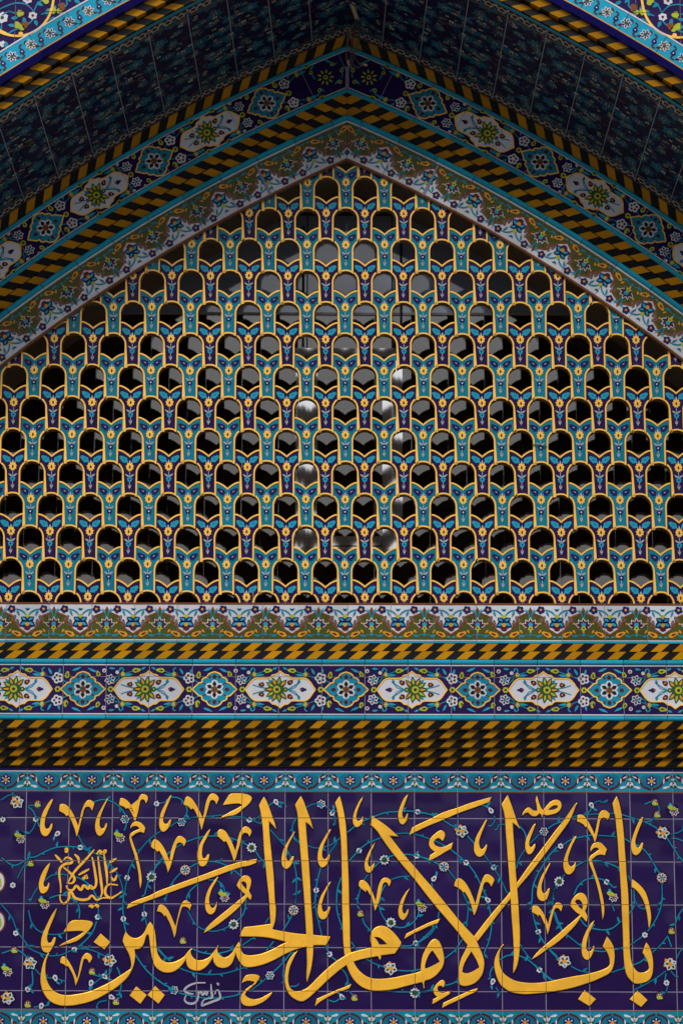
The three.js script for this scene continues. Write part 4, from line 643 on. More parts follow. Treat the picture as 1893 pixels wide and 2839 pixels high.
// ---------------------------------------------------------------- calligraphy panel
{
  const w = thing('calligraphy_panel', 'purple tiled panel with large raised gold Arabic calligraphy and vine scrolls', 'inscription panel'), F = 0.002;
  const O = { A: [80, 2180], B: [80, 2480], C: [440, 2180], D: [440, 2480], E: [800, 2180], F: [800, 2480], G: [1160, 2180], H: [1160, 2480], I: [1480, 2180], J: [1480, 2480] };
  const W = (r, x, y) => at(O[r][0] + x / 3.92, O[r][1] + y / 3.92, F);
  const path = (r, s, closed, seg) => smooth(parse(s), closed, seg).map(([x, y]) => W(r, x, y));
  // --- letters: one outline each (second string: a counter)
  const letters = [
    ['letter', 'D', '1238,380! 1330,398 1500,425 1680,440 1866,458! 1850,500 1816,555! 1740,552 1660,556 1600,570 1568,580 1480,602 1370,652 1260,712 1130,766 1000,792 930,786 893,752! 870,720 850,680 838,635! 820,700 790,760 740,795 680,800 630,780 600,735 590,685! 565,730 520,785 460,825 410,832 360,820 320,790 302,740 300,700! 270,750 220,805 160,842 100,852 50,845 -11,810 -51,755 -76,660 -91,560 -101,470 -116,437 -136,460 -156,530 -191,585 -261,600! -256,620! -251,660 -261,740 -291,830 -351,920 -461,1015 -581,1090 -711,1155 -851,1195 -981,1212 -1081,1205 -1171,1165 -1231,1100 -1266,1020 -1281,930 -1271,830 -1246,730 -1206,645! -1186,630! -1221,740 -1226,840 -1211,930 -1171,1010 -1101,1070 -1011,1095 -891,1085 -751,1055 -631,1005 -531,955 -411,880 -306,810! -296,770 -301,720 -321,650 -366,565 -389,510! -381,470 -356,400! -326,440 -281,470 -221,470 -161,420 -121,340 -91,295! -55,345 -36,420 -25,520 -15,610 0,660 40,715 100,740 180,730 270,680 330,610 370,580! 350,620 360,660 385,695 430,715 490,710 550,680 600,620 655,550! 640,590 650,640 680,672 720,685 760,670 800,630 835,570 875,510! 890,550 900,610 925,645 970,660 1030,660 1130,640 1250,590 1330,545 1390,520! 1300,495 1180,470 1050,460 960,460 880,458! 900,405 930,355! 1070,340 1215,320! 1205,150 1195,0 1180,-126 1165,-276 1150,-416 1140,-556 1130,-726 1110,-876 1090,-966! 1115,-1016 1145,-1064! 1175,-1011 1205,-936 1240,-836 1265,-766 1278,-704! 1245,-746 1200,-794! 1203,-696 1215,-556 1232,-396 1250,-216 1265,78 1275,150 1268,280'],
    ['letter', 'E', '135,105! 165,165 200,260 240,370 268,470! 230,425 187,392! 195,520 210,700 222,850 235,1050 245,1276 262,1476 268,1600 270,1756 262,1876 240,2006 200,2134! 193,2076 200,1926 195,1756 190,1576 175,1326 165,1176 150,1000 135,800 120,620 105,430 95,300 70,205! 100,155'],
    ['letter', 'E', '555,105! 575,170 600,280 620,400 630,520 638,700 648,900 655,1100 658,1276 665,1476 668,1676 680,1816 710,1916 760,1996 830,2056 900,2086 1000,2094 1130,2081 1250,2056 1370,2031 1480,1996! 1480,2125! 1410,2140 1250,2181 1130,2211 1000,2224 900,2221 810,2191 730,2131 670,2046 630,1946 610,1856 600,1776 590,1626 585,1426 580,1276 580,1100 575,850 572,700 565,560 550,430 540,340 525,260 503,185! 530,140'],
    ['letter', 'H', '25,940! 22,830 28,740 45,660 90,570 130,510 175,483 215,505 245,555 265,620 277,700 268,770 235,830 190,880 130,920 62,942! 60,990 58,1028! 45,975', '150,603 175,630 215,690 240,735! 190,765 120,800 60,820! 62,760 85,690 115,635'],
    ['letter', 'F', '905,578! 893,540 886,490 888,450 905,400 945,360 1000,342 1060,352 1120,395 1180,460 1225,525! 1210,565 1185,600 1155,645! 1080,655 1000,665! 1003,690 990,718! 980,690 965,673! 900,685 800,705 700,735 620,775 540,835 440,920 340,1015 260,1090 200,1140 140,1165 69,1140 9,1090 -26,1020 -41,930 -36,830 -11,740 39,660 104,605! 64,680 19,780 -1,880 1,970 29,1030 79,1050 140,1045 210,1010 300,920 420,805 520,725 600,675 680,632 780,605 860,585', '918,465 960,455 1010,475 1060,520 1083,548! 1030,555 978,556! 960,520 940,490'],
    ['letter', 'E', '905,318! 960,360 1060,430 1140,500 1195,550! 1095,542! 1150,610 1250,740 1370,880 1480,1010 1568,1110 1720,1296 1841,1446 1931,1546 2011,1631! 2041,1686 2071,1756 2101,1826 2121,1896 2121,1966 2106,2036 2071,2096 2021,2141 1961,2166 1901,2174 1861,2161! 1841,2106 1841,2026 1851,1946 1876,1866 1911,1796 1941,1731! 1936,1721! 1891,1666 1841,1596 1741,1476 1611,1326 1491,1176 1370,1020 1210,830 1090,680 1000,550 960,490 905,435! 887,430! 895,370', '1981,1781! 2011,1826 2051,1896 2079,1971! 2021,2011 1961,2038 1911,2041 1876,2026! 1881,1976 1901,1916 1941,1846'],
    ['letter', 'G', '1721,176! 1703,225 1641,372 1519,544 1360,758 1213,948 1072,1113 991,1231 875,1378 752,1543 639,1688! 599,1635! 691,1513 813,1360 966,1182 1068,1046 1188,875 1323,697 1470,501 1568,378 1697,195'],
    ['letter', 'G', '965,95! 990,160 1030,270 1070,390 1100,470! 1060,430 1020,400! 1030,560 1045,750 1055,950 1070,1120 1082,1276 1090,1426 1098,1576 1097,1736 1085,1876 1060,1976 1025,2036! 1025,1976 1032,1876 1030,1736 1020,1576 1005,1376 995,1176 990,1100 975,900 960,700 945,500 935,350 920,270 897,200! 930,150'],
    ['letter', 'J', '-329,540! -349,575 -369,610 -379,680 -374,760 -344,840 -294,890 -214,935 -124,955 -24,963 76,958 200,938 300,915 430,890 560,868 690,835 790,795 820,762! 815,700 790,630 762,592 742,565! 765,510 788,455! 830,510 860,570 872,650 868,740 845,820 810,862 740,900 640,945 520,985 400,1020 280,1045 150,1065 0,1080 -124,1085 -254,1062 -324,1020 -364,985 -404,910 -429,820 -434,740 -419,670 -384,600 -359,560 -339,540!'],
    ['letter', 'I', '893,105! 915,160 940,260 960,400 975,560 985,720 995,830 1000,950 1015,1100 1025,1276 1030,1476 1035,1676 1040,1796 1055,1906 1085,1976 1130,2021 1180,2024 1225,2006 1245,1981! 1235,1926 1210,1866 1175,1811! 1190,1756 1215,1696! 1250,1746 1275,1816 1290,1906 1288,2006 1265,2086 1220,2126 1150,2146 1090,2146 1040,2106 1000,2046 980,1956 970,1856 965,1736 960,1576 950,1376 942,1176 935,1050 925,900 915,760 905,600 890,450 878,340 862,270 847,190! 870,145'],
    ['letter', 'I', '1062,1010! 1110,1045 1160,1090 1205,1150 1235,1230 1250,1290 1265,1380 1268,1450 1255,1520 1245,1545! 1235,1480 1225,1400 1205,1310 1175,1230 1130,1160 1085,1115 1050,1100!'],
    ['diamond_dot', 'B', '785,425! 890,520! 825,600! 708,520!'], ['diamond_dot', 'B', '1170,1000! 1285,1095! 1215,1192! 1098,1100!'], ['diamond_dot', 'B', '1375,995! 1480,1095! 1412,1190! 1293,1095!'],
    ['diamond_dot', 'J', '545,1040! 670,1140! 600,1215! 475,1140!'], ['diamond_dot', 'J', '1120,1045! 1230,1150! 1160,1225! 1035,1140!'],
    ['vowel_mark', 'A', '268,135! 262,165 240,215 210,280 185,350 177,420 185,455 205,465 222,455 238,425 250,405! 262,408! 258,450 235,500 210,535 180,546 150,530 130,490 125,430 133,360 155,290 190,225 235,160'],
    ['vowel_mark', 'A', '345,200 390,195 430,220 465,265 495,320 520,380 540,435! 555,370 575,280 600,210 630,165 660,150 690,160 717,188! 705,230 690,272! 675,240 650,225 625,230 605,260 590,320 565,410 545,490 523,553! 505,480 480,410 455,355 430,320 408,330! 400,312 370,290 333,272! 335,235'],
    ['vowel_mark', 'A', '864,130! 850,170 820,235 790,310 775,380 775,430 790,458 805,462 820,450 840,405! 855,405! 852,440 835,480 805,525 775,543 750,530 730,490 723,430 735,360 760,300 800,225 845,150'],
    ['vowel_mark', 'A', '1000,135 1030,132 1070,155 1110,200 1140,255 1155,310! 1165,250 1180,180 1200,125 1225,92 1255,88 1285,102 1298,130 1290,165 1275,192! 1262,160 1240,145 1220,155 1208,190 1195,260 1180,320 1165,376! 1145,370! 1135,330 1110,280 1080,240 1058,250! 1050,235 1020,220 985,205! 990,165'],
    ['vowel_mark', 'A', '1107,465! 1112,430 1140,395 1175,385 1215,395 1250,425 1270,460! 1262,485 1255,512! 1215,500 1170,515 1130,545 1115,550! 1130,600 1155,670 1180,740 1200,820 1215,900 1228,980 1228,1050 1215,1117! 1203,1050 1195,960 1175,850 1150,750 1120,660 1100,590 1097,545 1110,515 1150,490 1205,465! 1190,445 1165,435 1130,440'],
    ['vowel_mark', 'C', '145,92! 125,150 95,220 65,300 52,350 55,390 75,410 95,405 115,375 135,355! 138,375 125,420 95,470 55,497 25,480 8,430 10,360 30,280 70,200 115,120'],
    ['vowel_mark', 'C', '280,170 295,125 320,112 355,130 395,180 430,240 460,300 480,355! 495,290 510,200 535,125 565,88 600,80 635,100 655,135 640,175 628,203! 615,170 590,152 565,160 550,200 530,270 505,350 485,420 467,482! 450,410 430,350 405,290 375,245 352,258! 340,240 310,215 273,205!'],
    ['vowel_mark', 'C', '697,208! 730,150 775,90 840,78 910,80 985,98 1012,125 1005,160 970,205 920,245 870,290 820,315 740,330 660,355! 700,325 790,275 865,235 905,212! 890,195 850,190 770,197'],
    ['vowel_mark', 'C', '1070,790! 1060,835! 980,865 900,880 750,930 600,985 430,1045 250,1110 100,1165 0,1205 -150,1260 -346,1334! -326,1281! -250,1245 -100,1190 0,1140 150,1085 300,1030 440,980 600,920 750,865 880,825 1010,800'],
    ['vowel_mark', 'C', '563,465! 550,510 520,570 485,640 475,700 475,760 490,785 505,785 525,755 545,735! 552,745 545,790 525,840 490,872 455,868 430,830 420,770 425,700 450,630 490,555 535,490'],
    ['vowel_mark', 'C', '640,545! 640,500 660,475 690,470 730,495 770,560 805,630 835,705! 850,640 865,560 890,490 920,450 950,438 985,455 1010,490 1000,525 988,555! 970,520 945,510 920,515 900,560 885,630 860,710 840,780 820,828! 800,760 775,690 750,630 730,600 712,612! 700,598 670,570'],
    ['vowel_mark', 'C', '-81,660! -75,620 -50,585 -30,580 0,595 40,640 80,710 110,790 122,810! 130,740 150,660 180,590 210,550 245,543 280,565 300,590 290,630 275,660! 260,625 230,615 205,625 185,680 165,750 145,830 125,890 103,943! 85,870 60,800 30,740 5,705 -15,720! -25,700 -50,685'],
    ['vowel_mark', 'C', '1480,490! 1465,530 1430,600 1400,670 1385,740 1390,790 1410,808 1430,795 1450,765! 1468,762 1460,810 1430,870 1390,900 1355,885 1335,830 1340,750 1365,670 1410,590 1455,520'],
    ['vowel_mark', 'D', '-16,185! 0,130 20,112 50,115 90,150 130,220 160,290 185,350! 205,260 230,160 255,95 290,65 320,75 360,110 345,150 345,180! 325,150 290,135 260,140 240,190 220,260 200,350 190,420 172,472! 150,390 125,320 95,260 75,228 65,245! 55,225 25,195'],
    ['vowel_mark', 'D', '650,-191! 620,-130 585,-70 560,0 550,60 560,120 585,150 605,140 625,100 630,80! 637,90 632,130 610,190 575,218 540,210 512,165 505,90 515,20 545,-60 590,-130 635,-185'],
    ['vowel_mark', 'C', '848,1080! 870,1030 905,985 945,970 985,985 1005,1020 1003,1070 982,1140! 1012,1195! 1000,1240! 965,1205! 890,1300 790,1392 680,1478 580,1548 488,1600! 540,1520 640,1430 760,1332 860,1248 945,1182! 905,1145 870,1110', '890,1050! 915,1030 940,1035 960,1060 962,1100 955,1130! 920,1095'],
    ['vowel_mark', 'E', '808,112! 800,150 770,210 745,280 735,330 745,370 765,378 785,365 798,335! 808,332 808,375 790,415 745,447 710,425 697,370 705,310 730,240 770,160'],
    ['vowel_mark', 'E', '1297,88! 1285,130 1260,200 1238,270 1235,320 1250,345 1265,340 1280,310 1293,295! 1295,320 1285,365 1260,405 1235,418 1205,395 1188,335 1195,270 1220,200 1255,130'],
    ['vowel_mark', 'E', '460,465! 445,510 410,580 380,650 365,720 368,770 385,795 405,790 425,760 440,738! 447,745 440,800 410,860 365,885 330,855 315,795 320,720 345,640 390,560 435,485'],
    ['vowel_mark', 'E', '940,608! 925,650 895,720 870,790 862,840 872,870 890,875 910,855 925,832! 935,835 925,880 900,930 870,942 840,925 825,880 828,820 850,760 890,680'],
    ['vowel_mark', 'E', '460,1035! 440,1080 405,1150 375,1230 360,1300 370,1350 390,1368 410,1355 430,1320 445,1305! 452,1315 440,1370 415,1425 375,1450 335,1430 315,1370 320,1300 345,1210 390,1130 435,1055'],
    ['vowel_mark', 'E', '1315,1108! 1295,1150 1260,1230 1240,1300 1235,1350 1250,1385 1265,1385 1285,1350 1300,1335! 1303,1350 1290,1400 1260,1445 1235,1455 1205,1430 1190,1370 1200,1300 1230,1220 1275,1150'],
    ['vowel_mark', 'E', '760,1085! 765,1045 790,1022 820,1025 860,1060 895,1120 925,1190 945,1250! 955,1200 965,1130 985,1060 1010,1015 1045,995 1080,1000 1110,1030 1100,1070 1088,1095! 1075,1060 1050,1045 1025,1065 1010,1130 990,1220 965,1300 938,1358! 920,1280 900,1210 870,1160 848,1130 838,1155! 825,1140 795,1120'],
    ['vowel_mark', 'F', '685,972! 660,1020! 600,1045 520,1070 430,1115 340,1170 285,1218! 305,1135! 420,1085 520,1040 600,1010'],
    ['vowel_mark', 'F', '1255,485! 1275,430! 1411,362 1530,305 1646,262! 1621,312! 1541,340 1411,400 1330,440'],
    ['vowel_mark', 'G', '793,118! 765,175! 600,235 425,298 260,370 100,435 -101,530! -71,450! 0,415 150,345 260,288 415,237 600,172'],
    ['vowel_mark', 'G', '375,608! 355,680! 290,715 200,770 110,812! 120,755! 180,715! 150,695 120,660 112,615 130,565 175,520 215,490 250,480 280,505 285,545 260,600! 235,575 215,565 190,575 165,605 175,635 205,655 245,662 290,655'],
    ['vowel_mark', 'G', '745,357! 730,400 700,470 670,550 655,610 665,665 685,685 705,675 725,645 740,627! 743,650 730,700 705,745 660,770 620,745 600,690 605,620 630,540 680,450 720,380'],
    ['vowel_mark', 'G', '1272,397! 1260,440 1230,520 1205,590 1200,640 1215,662 1230,660 1250,635 1265,625! 1267,650 1250,695 1220,735 1190,740 1165,705 1155,650 1165,580 1195,510 1240,430'],
    ['vowel_mark', 'G', '1283,98! 1295,140 1310,190 1330,235 1350,262! 1400,200 1440,165 1490,148 1530,160 1550,200 1540,250 1500,290 1440,310 1390,318 1350,312 1338,345! 1330,310! 1310,300 1280,325 1240,328 1210,310 1185,285! 1150,300 1122,325! 1130,290 1165,245 1200,232 1240,262 1285,270! 1280,210 1268,150', '1390,262! 1430,225 1470,203 1510,208 1515,230 1480,255 1430,265'],
    ['vowel_mark', 'G', '385,1085! 395,1040 430,1003 465,1010 510,1055 550,1120 585,1200 615,1280! 630,1220 650,1140 675,1060 705,985 740,958 780,970 820,1015 805,1060 790,1095! 765,1055 735,1042 710,1060 695,1110 670,1200 645,1300 620,1370 600,1408! 580,1330 555,1250 525,1190 495,1150 480,1160! 470,1140 425,1105'],
    ['vowel_mark', 'I', '460,540! 445,580 410,650 380,730 365,790 375,850 400,872 425,860 440,830 450,825! 452,845 440,900 410,945 375,962 340,945 320,895 315,840 330,770 360,690 405,600 445,545'],
    ['vowel_mark', 'I', '1185,335! 1170,390 1145,450 1115,530 1098,590 1100,640 1120,670 1140,660 1155,630 1175,612! 1182,625 1170,680 1140,730 1105,752 1070,735 1052,680 1052,610 1075,530 1110,440 1155,350'],
    ['vowel_mark', 'I', '175,832! 155,880 125,950 95,1020 80,1080 85,1140 105,1165 125,1155 145,1120 165,1105! 168,1120 155,1180 130,1235 90,1250 50,1230 30,1180 35,1110 60,1020 105,930 160,845'],
    ['vowel_mark', 'J', '655,280! 640,320 615,380 590,440 572,510 565,570 575,610 600,622 620,605 640,565 652,560! 652,590 635,640 605,695 575,712 540,695 518,650 515,580 525,500 555,420 605,330'],
    ['vowel_mark', 'I', '465,340! 480,315 520,312 560,345 600,410 640,490 655,525! 670,460 685,380 700,310 730,270 765,262 800,280 818,310 812,345 795,372! 775,350 745,345 720,365 705,420 690,500 665,603! 650,603! 640,560 605,500 570,445 552,448! 540,425 505,400 465,385!'],
    ['vowel_mark', 'I', '610,715! 612,670 640,625 680,610 720,615 760,650 790,690! 778,715 768,752! 720,745 680,755 640,785 622,800! 640,860 670,950 705,1050 730,1150 750,1240 760,1320 758,1390 742,1452! 735,1390 725,1290 705,1180 675,1060 640,950 605,860 592,810 600,770 640,735 705,690! 680,670 645,675'],
    ['vowel_mark', 'J', '-26,195! -20,140 0,122 40,130 90,190 130,270 150,330! 165,260 190,180 215,120 240,92 275,92 305,120 300,160 290,190! 270,160 240,150 220,165 200,230 180,310 160,390 142,440! 130,370 100,300 70,240 50,222 40,245! 30,225 0,208'],
    ['vowel_mark', 'J', '390,125! 405,70 440,20 490,-15 540,-5 570,40 578,90 565,150 550,180! 580,240! 568,302! 530,260 510,240! 450,330 350,435 250,522 130,605 40,670 -29,708! 30,632 120,550 250,440 370,335 450,268 500,222! 460,200 420,160', '430,75! 465,50 500,60 525,95 530,140 520,175! 480,140'],
    ['vowel_mark', 'H', '350,1045! 335,1085! 270,1125 200,1165 148,1195! 155,1140! 205,1118! 175,1090 160,1050 175,1000 215,955 260,930 285,960 268,1015! 245,995 215,1000 205,1030 225,1060 270,1070'],
    ['vowel_mark', 'H', '645,1018! 620,1060! 530,1100 430,1150 330,1195 255,1235! 265,1180! 370,1130 480,1080 570,1040'],
    ['vowel_mark', 'D', '905,965! 915,930 945,885 1000,870 1060,872 1095,890 1090,920 1050,970 1000,1020 950,1065! 940,1090 970,1120 1030,1140 1100,1130 1170,1095 1240,1055! 1215,1100 1150,1160 1070,1200 990,1215 930,1205 898,1170 895,1110 915,1070 960,1020 1055,960! 1020,945 960,940'],
    ['vowel_mark', 'B', '312,140! 295,200 265,280 235,350 215,410 203,470 210,515 230,530 250,515 275,470 292,465! 297,480 285,530 255,590 225,630 190,632 155,610 137,560 140,490 160,420 200,330 250,230'],
    ['vowel_mark', 'A', '240,828! 225,880 200,950 175,1020 165,1065 178,1095 200,1090 215,1055 225,1050! 228,1070 215,1120 190,1155 150,1168 125,1145 112,1085 120,1020 150,940 195,870'],
    ['vowel_mark', 'B', '345,745! 350,700 375,675 405,685 440,730 480,800 510,870 530,920! 545,850 560,770 580,690 610,650 645,638 675,655 693,690 680,720 660,748! 640,710 615,700 600,710 585,770 565,850 540,930 512,995! 500,930 480,870 455,820 425,780 405,790! 395,770 370,755'],
    ['vowel_mark', 'B', '380,408! 410,360 440,310 480,285 560,280 640,285 690,300 700,320 680,360 640,410 590,460 530,505 460,530 400,545 330,563! 380,530 460,490 540,450 605,405! 560,398 480,400'],
  ];
  const clean = (p) => { const o = []; for (const q of p) { const l = o[o.length - 1]; if (!l || Math.hypot(l[0] - q[0], l[1] - q[1]) > 0.0006) o.push(q); } return o; };
  letters.forEach(([name, r, out, hole], i) => {
    const V = (s) => clean(path(r, s, true, 4)).map((p) => new THREE.Vector2(...p)), s = new THREE.Shape(V(out)); if (hole) s.holes.push(new THREE.Path(V(hole)));
    const big = name === 'letter', b = big ? 0.0034 : 0.0022, h = (big ? 0.0060 : 0.0048) + (i === 6 ? 0.0002 : i === 7 ? 0.0026 : (i % 7) * 0.0004);
    const g = new THREE.ExtrudeGeometry(s, { depth: h, bevelEnabled: true, bevelThickness: b, bevelSize: b, bevelOffset: -b, bevelSegments: 3, steps: 1 }); g.translate(0, 0, F - 0.001);
    const L = mesh(name, new Bag().geoIn(g, K.leafgold).cut(PJ, PY, 0.0012).geo(0.94 + rnd() * 0.06), M.gold, w);
    const e = big ? 0.0055 : 0.0042, g2 = new THREE.ExtrudeGeometry(s, { depth: 0.0004, bevelEnabled: true, bevelThickness: 0.0003 + (i % 7) * 0.00004, bevelSize: e, bevelOffset: 0, bevelSegments: 1, steps: 1 }); g2.translate(0, 0, F);
    mesh('ink_outline', new Bag().geoIn(g2, K.ink).cut(PJ, PY, 0.0012).geo(), M.paint, L);
  });
  // --- thin strokes: the small blessing and the maker's signature
  const strokes = (name, r, list, wd, col, mat) => { const b = new Bag(); list.forEach((s, i) => { const m = (i % 6) * 0.0003; b.ribbon(path(r, s, false, 5), (t) => wd * (0.45 + 0.75 * Math.sin(Math.PI * Math.min(0.93, Math.max(0.08, t)))), col, F, F + 0.0044 + m); }); stuff(mesh(name, b.cut(PJ, PY, 0.0012).geo(), mat, w)); };
  strokes('small_lettering', 'A', ['690,770 705,830 725,950 735,1060 700,1115 650,1085', '755,765 770,900 790,1050 800,1150 785,1205', '820,745 835,850 850,950 855,1080', '715,690 620,800 500,930 420,1060', '380,880 450,940 500,1000 480,1050 430,1055', '290,745 330,790 365,830', '385,800 410,775 460,790 470,830 400,845 345,890 335,960 350,1080 350,1160', '500,740 540,780 550,840', '1010,1150 930,1200 890,1215 840,1180 835,1120 870,1070 970,1075', '890,1215 800,1215 740,1235 690,1190 650,1225 580,1235 500,1210 455,1150 440,1220 385,1276 345,1230 345,1176', '715,1115 670,1080 650,1115 600,1080 570,1125 520,1085 480,1130 430,1120 410,1080', '545,965 660,900', '880,830 955,785', '885,940 965,890', '895,985 930,1020 960,965', '585,990 600,1005 620,980 635,1000 630,960', '740,740 775,700 800,730 835,700 820,730 770,735', '395,690 410,678 425,695 410,715 396,700', '655,1308 675,1298 697,1310 675,1318', '715,1302 735,1292 755,1304 735,1312'], 0.0098, K.leafgold, M.gold);
  strokes('signature_lettering', 'D', ['510,960 400,965 310,1005 285,1050 350,1080 380,1082', '430,1050 432,1110 400,1175 330,1185 285,1150 300,1095', '430,1090 460,1060 480,1090 510,1060 522,1090 538,1050', '570,975 575,1060 582,1120 540,1130', '610,1085 638,1040 665,1080 665,1130 600,1160 500,1198 472,1205 490,1150 540,1132', '632,975 640,970 648,980 638,986'], 0.0085, K.grey, M.paint);
  // --- vines and flowers
  const orn = new Bag();
  const vines = { A: '0,210 60,205|0,225 50,270 80,340 120,440|80,390 50,460 0,520|700,175 800,145 900,165 980,215 1030,275 1055,330 1060,420 1040,480|540,530 580,610 650,690 760,750 850,815 930,900 985,990 1020,1100 1035,1254|0,775 80,765 180,710 300,665 420,655 560,665 650,700|1430,490 1320,570 1230,670 1150,790 1090,920 1060,1060 1040,1180|1568,690 1450,780 1370,900 1300,1040 1260,1180|170,1030 250,970 350,955 420,965|520,985 600,1025 680,1090 740,1200|100,1100 50,1180 20,1254|230,1215 330,1185 430,1195 510,1254|-300,150 -180,90 -90,140|-290,780 -150,860 0,775|-120,1000 -60,880 0,800',
    B: '0,170 30,290 90,380 190,425 300,435 390,420|470,30 530,90 555,180 550,260|745,80 760,170 755,230|740,290 700,400 630,490 540,570|0,580 100,630 230,665 340,660 450,615 540,590 640,595 740,625 830,670|1035,0 1025,120 1030,230 1035,300 1055,400|1255,100 1255,200 1275,290 1285,340|1165,660 1210,730 1270,810 1330,870 1420,945 1550,1020|70,810 130,870 220,905 290,910 400,945|700,870 780,890 840,880|905,800 880,860 770,920 690,990|960,790 990,860 1005,1000 985,1080|850,1150 770,1170 740,1210|40,830 45,970 20,1020|1390,580 1450,650 1530,720|60,1225 120,1215 220,1205|-300,100 -180,250 -120,400 0,560|-290,640 -150,600 -60,640 30,740',
    C: '0,190 80,170|140,120 210,125 260,160 300,220 310,280 280,340|120,440 200,390 300,355 420,335 560,325 680,315 800,325 930,340 1020,370 1110,410|1200,210 1240,180 1310,170 1370,190 1385,230|1030,370 1110,315|300,605 380,575 470,550 600,540 740,550 860,590 970,640|300,605 200,660 100,740 0,850|1050,700 1110,790 1150,830|1210,470 1290,560 1370,650 1430,760 1480,880 1495,1000 1490,1254|340,880 430,835 560,815 700,845 820,915 900,980|240,940 170,1020 120,1100 85,1200 75,1254|430,1060 350,1130 310,1200 305,1254|540,1015 640,1030 700,1080 720,1150|1490,340 1450,440 1470,550 1520,610',
    D: '320,180 360,260 420,340 500,385 600,400 690,380 770,345|860,280 910,230 940,150 950,40|900,560 1020,475|1170,610 1250,510|1200,250 1160,310|1350,390 1420,280 1450,220|1480,100 1495,0|370,590 450,625 560,645 700,630 830,590|230,800 320,835 430,860 560,870 700,860 820,830 930,795|0,590 60,660 130,720|0,930 60,980 140,1020|220,1070 350,1100 500,1125 650,1125 800,1105 895,1080|1000,1045 1100,970 1180,900|1240,850 1350,740 1440,630|1360,790 1350,870 1360,940|1430,1000 1500,995',
    E: '190,230 250,200 330,190 400,215 460,270 500,330 505,400|90,340 45,430 55,560 120,620|210,645 290,670 390,660 480,625 560,560|640,500 740,420 850,360 950,320 1060,285 1200,275 1320,270 1450,285 1568,315|440,730 520,620|650,820 740,720 840,630 950,580 1000,560|1170,515 1260,510 1370,520 1480,555 1560,580|930,880 1000,810 1080,770 1170,745 1280,740 1390,755 1500,790|860,960 800,1050 770,1150 745,1254|350,880 310,1040 295,1150 290,1254|60,840 85,960 85,1100 75,1254|570,990 530,1120 520,1254|1110,1015 1200,985 1320,975|1050,1070 1000,1170 990,1254',
    F: '290,0 290,130 320,280 360,440|520,50 530,200 580,350|750,0 745,130|800,260 830,330 900,400|985,0 985,140 1030,250 1080,310|1130,345 1230,360 1330,320 1400,240 1415,180|680,515 740,600|470,680 530,730|840,700 930,750 1040,790|1190,825 1300,830 1430,815|580,810 630,880 650,980|1220,555 1300,560 1390,530 1500,440 1568,370|650,1040 700,1100|440,1150 500,1165 560,1130|1080,1050 1200,1060 1320,1060 1440,1060 1568,1045|400,560 440,640',
    G: '20,290 100,300 180,325|260,365 340,415 420,460|425,300 430,430|670,205 740,215|820,320 825,370 790,430|530,540 610,630|710,740 800,870 880,990 960,1160|350,690 440,760 510,830|0,530 70,555 180,595 290,650|0,765 110,790 200,840 260,870|320,905 400,1010|540,850 620,960 670,1060 720,1170 750,1254|480,1160 520,1254|150,1090 140,1050|930,415 870,420 855,460|1090,425 1150,500 1170,580|1210,620 1310,520|1400,460 1480,410 1568,380|1150,690 1090,790 1060,890|1510,660 1420,750 1350,860 1290,960 1240,1090 1230,1254|1490,1080 1455,1180 1455,1254',
    H: '495,0 535,120 530,250 520,350|470,490 400,600 290,690|220,190 200,310 130,430 0,525|730,0 770,160 790,300 770,480 710,640|1230,0 1230,140 1260,300 1310,440 1390,560 1500,670|1475,190 1520,310 1568,400|1100,540 1150,620 1220,710|880,710 960,665 1060,660 1150,690 1220,735 1290,800|1340,850 1430,930|810,780 775,850 780,900|0,1060 100,1045 180,1020|280,990 360,970 420,940|840,1010 870,1060',
    I: '400,345 460,320 560,310|560,320 620,250|570,310 700,300 860,295|940,305 1040,335 1180,380 1330,455|650,185 700,160 745,180|1200,195 1270,165|1330,180 1360,250|1180,385 1250,380 1300,350|110,820 170,740 240,660|310,640 380,590 450,565 560,540 640,530|690,535 800,540 890,550|980,570 1050,610 1140,650 1220,720 1290,830 1360,950|1385,1050 1390,1254|1440,560 1510,670 1568,760|1480,520 1568,500 1700,420 1900,480|1490,565 1568,575 1800,700|330,960 240,1080 200,1180 195,1254|450,870 540,820 640,805 740,820 850,855 920,890|1015,970 1050,1030|430,1180 480,1080 560,1015 660,1000 780,1030 860,1100|1080,1120 1090,1254|1568,760 1700,900 1900,950',
    J: '205,0 205,160 240,290 300,390 370,450 480,540 520,570|0,270 40,400 110,530 200,640 280,710|400,780 500,830 610,850|500,270 560,340 640,370 740,385 840,370 940,290|840,100 870,180|1085,0 1080,130 1030,210|1090,60 1130,130 1180,160|1390,0 1370,150 1310,290 1230,400|1170,460 1040,550|650,610 740,620 860,600 970,575|840,850 900,825 980,805|1060,770 1140,740 1200,700|1280,630 1370,550 1450,450|1450,460 1490,570|1430,830 1320,910 1200,980 1080,1040|1430,860 1415,940|1480,830 1530,890|0,760 60,820 130,880 200,935|1450,990 1430,1060|1660,100 1568,220 1530,320|1550,690 1600,600 1750,560' };
  let side = 1;
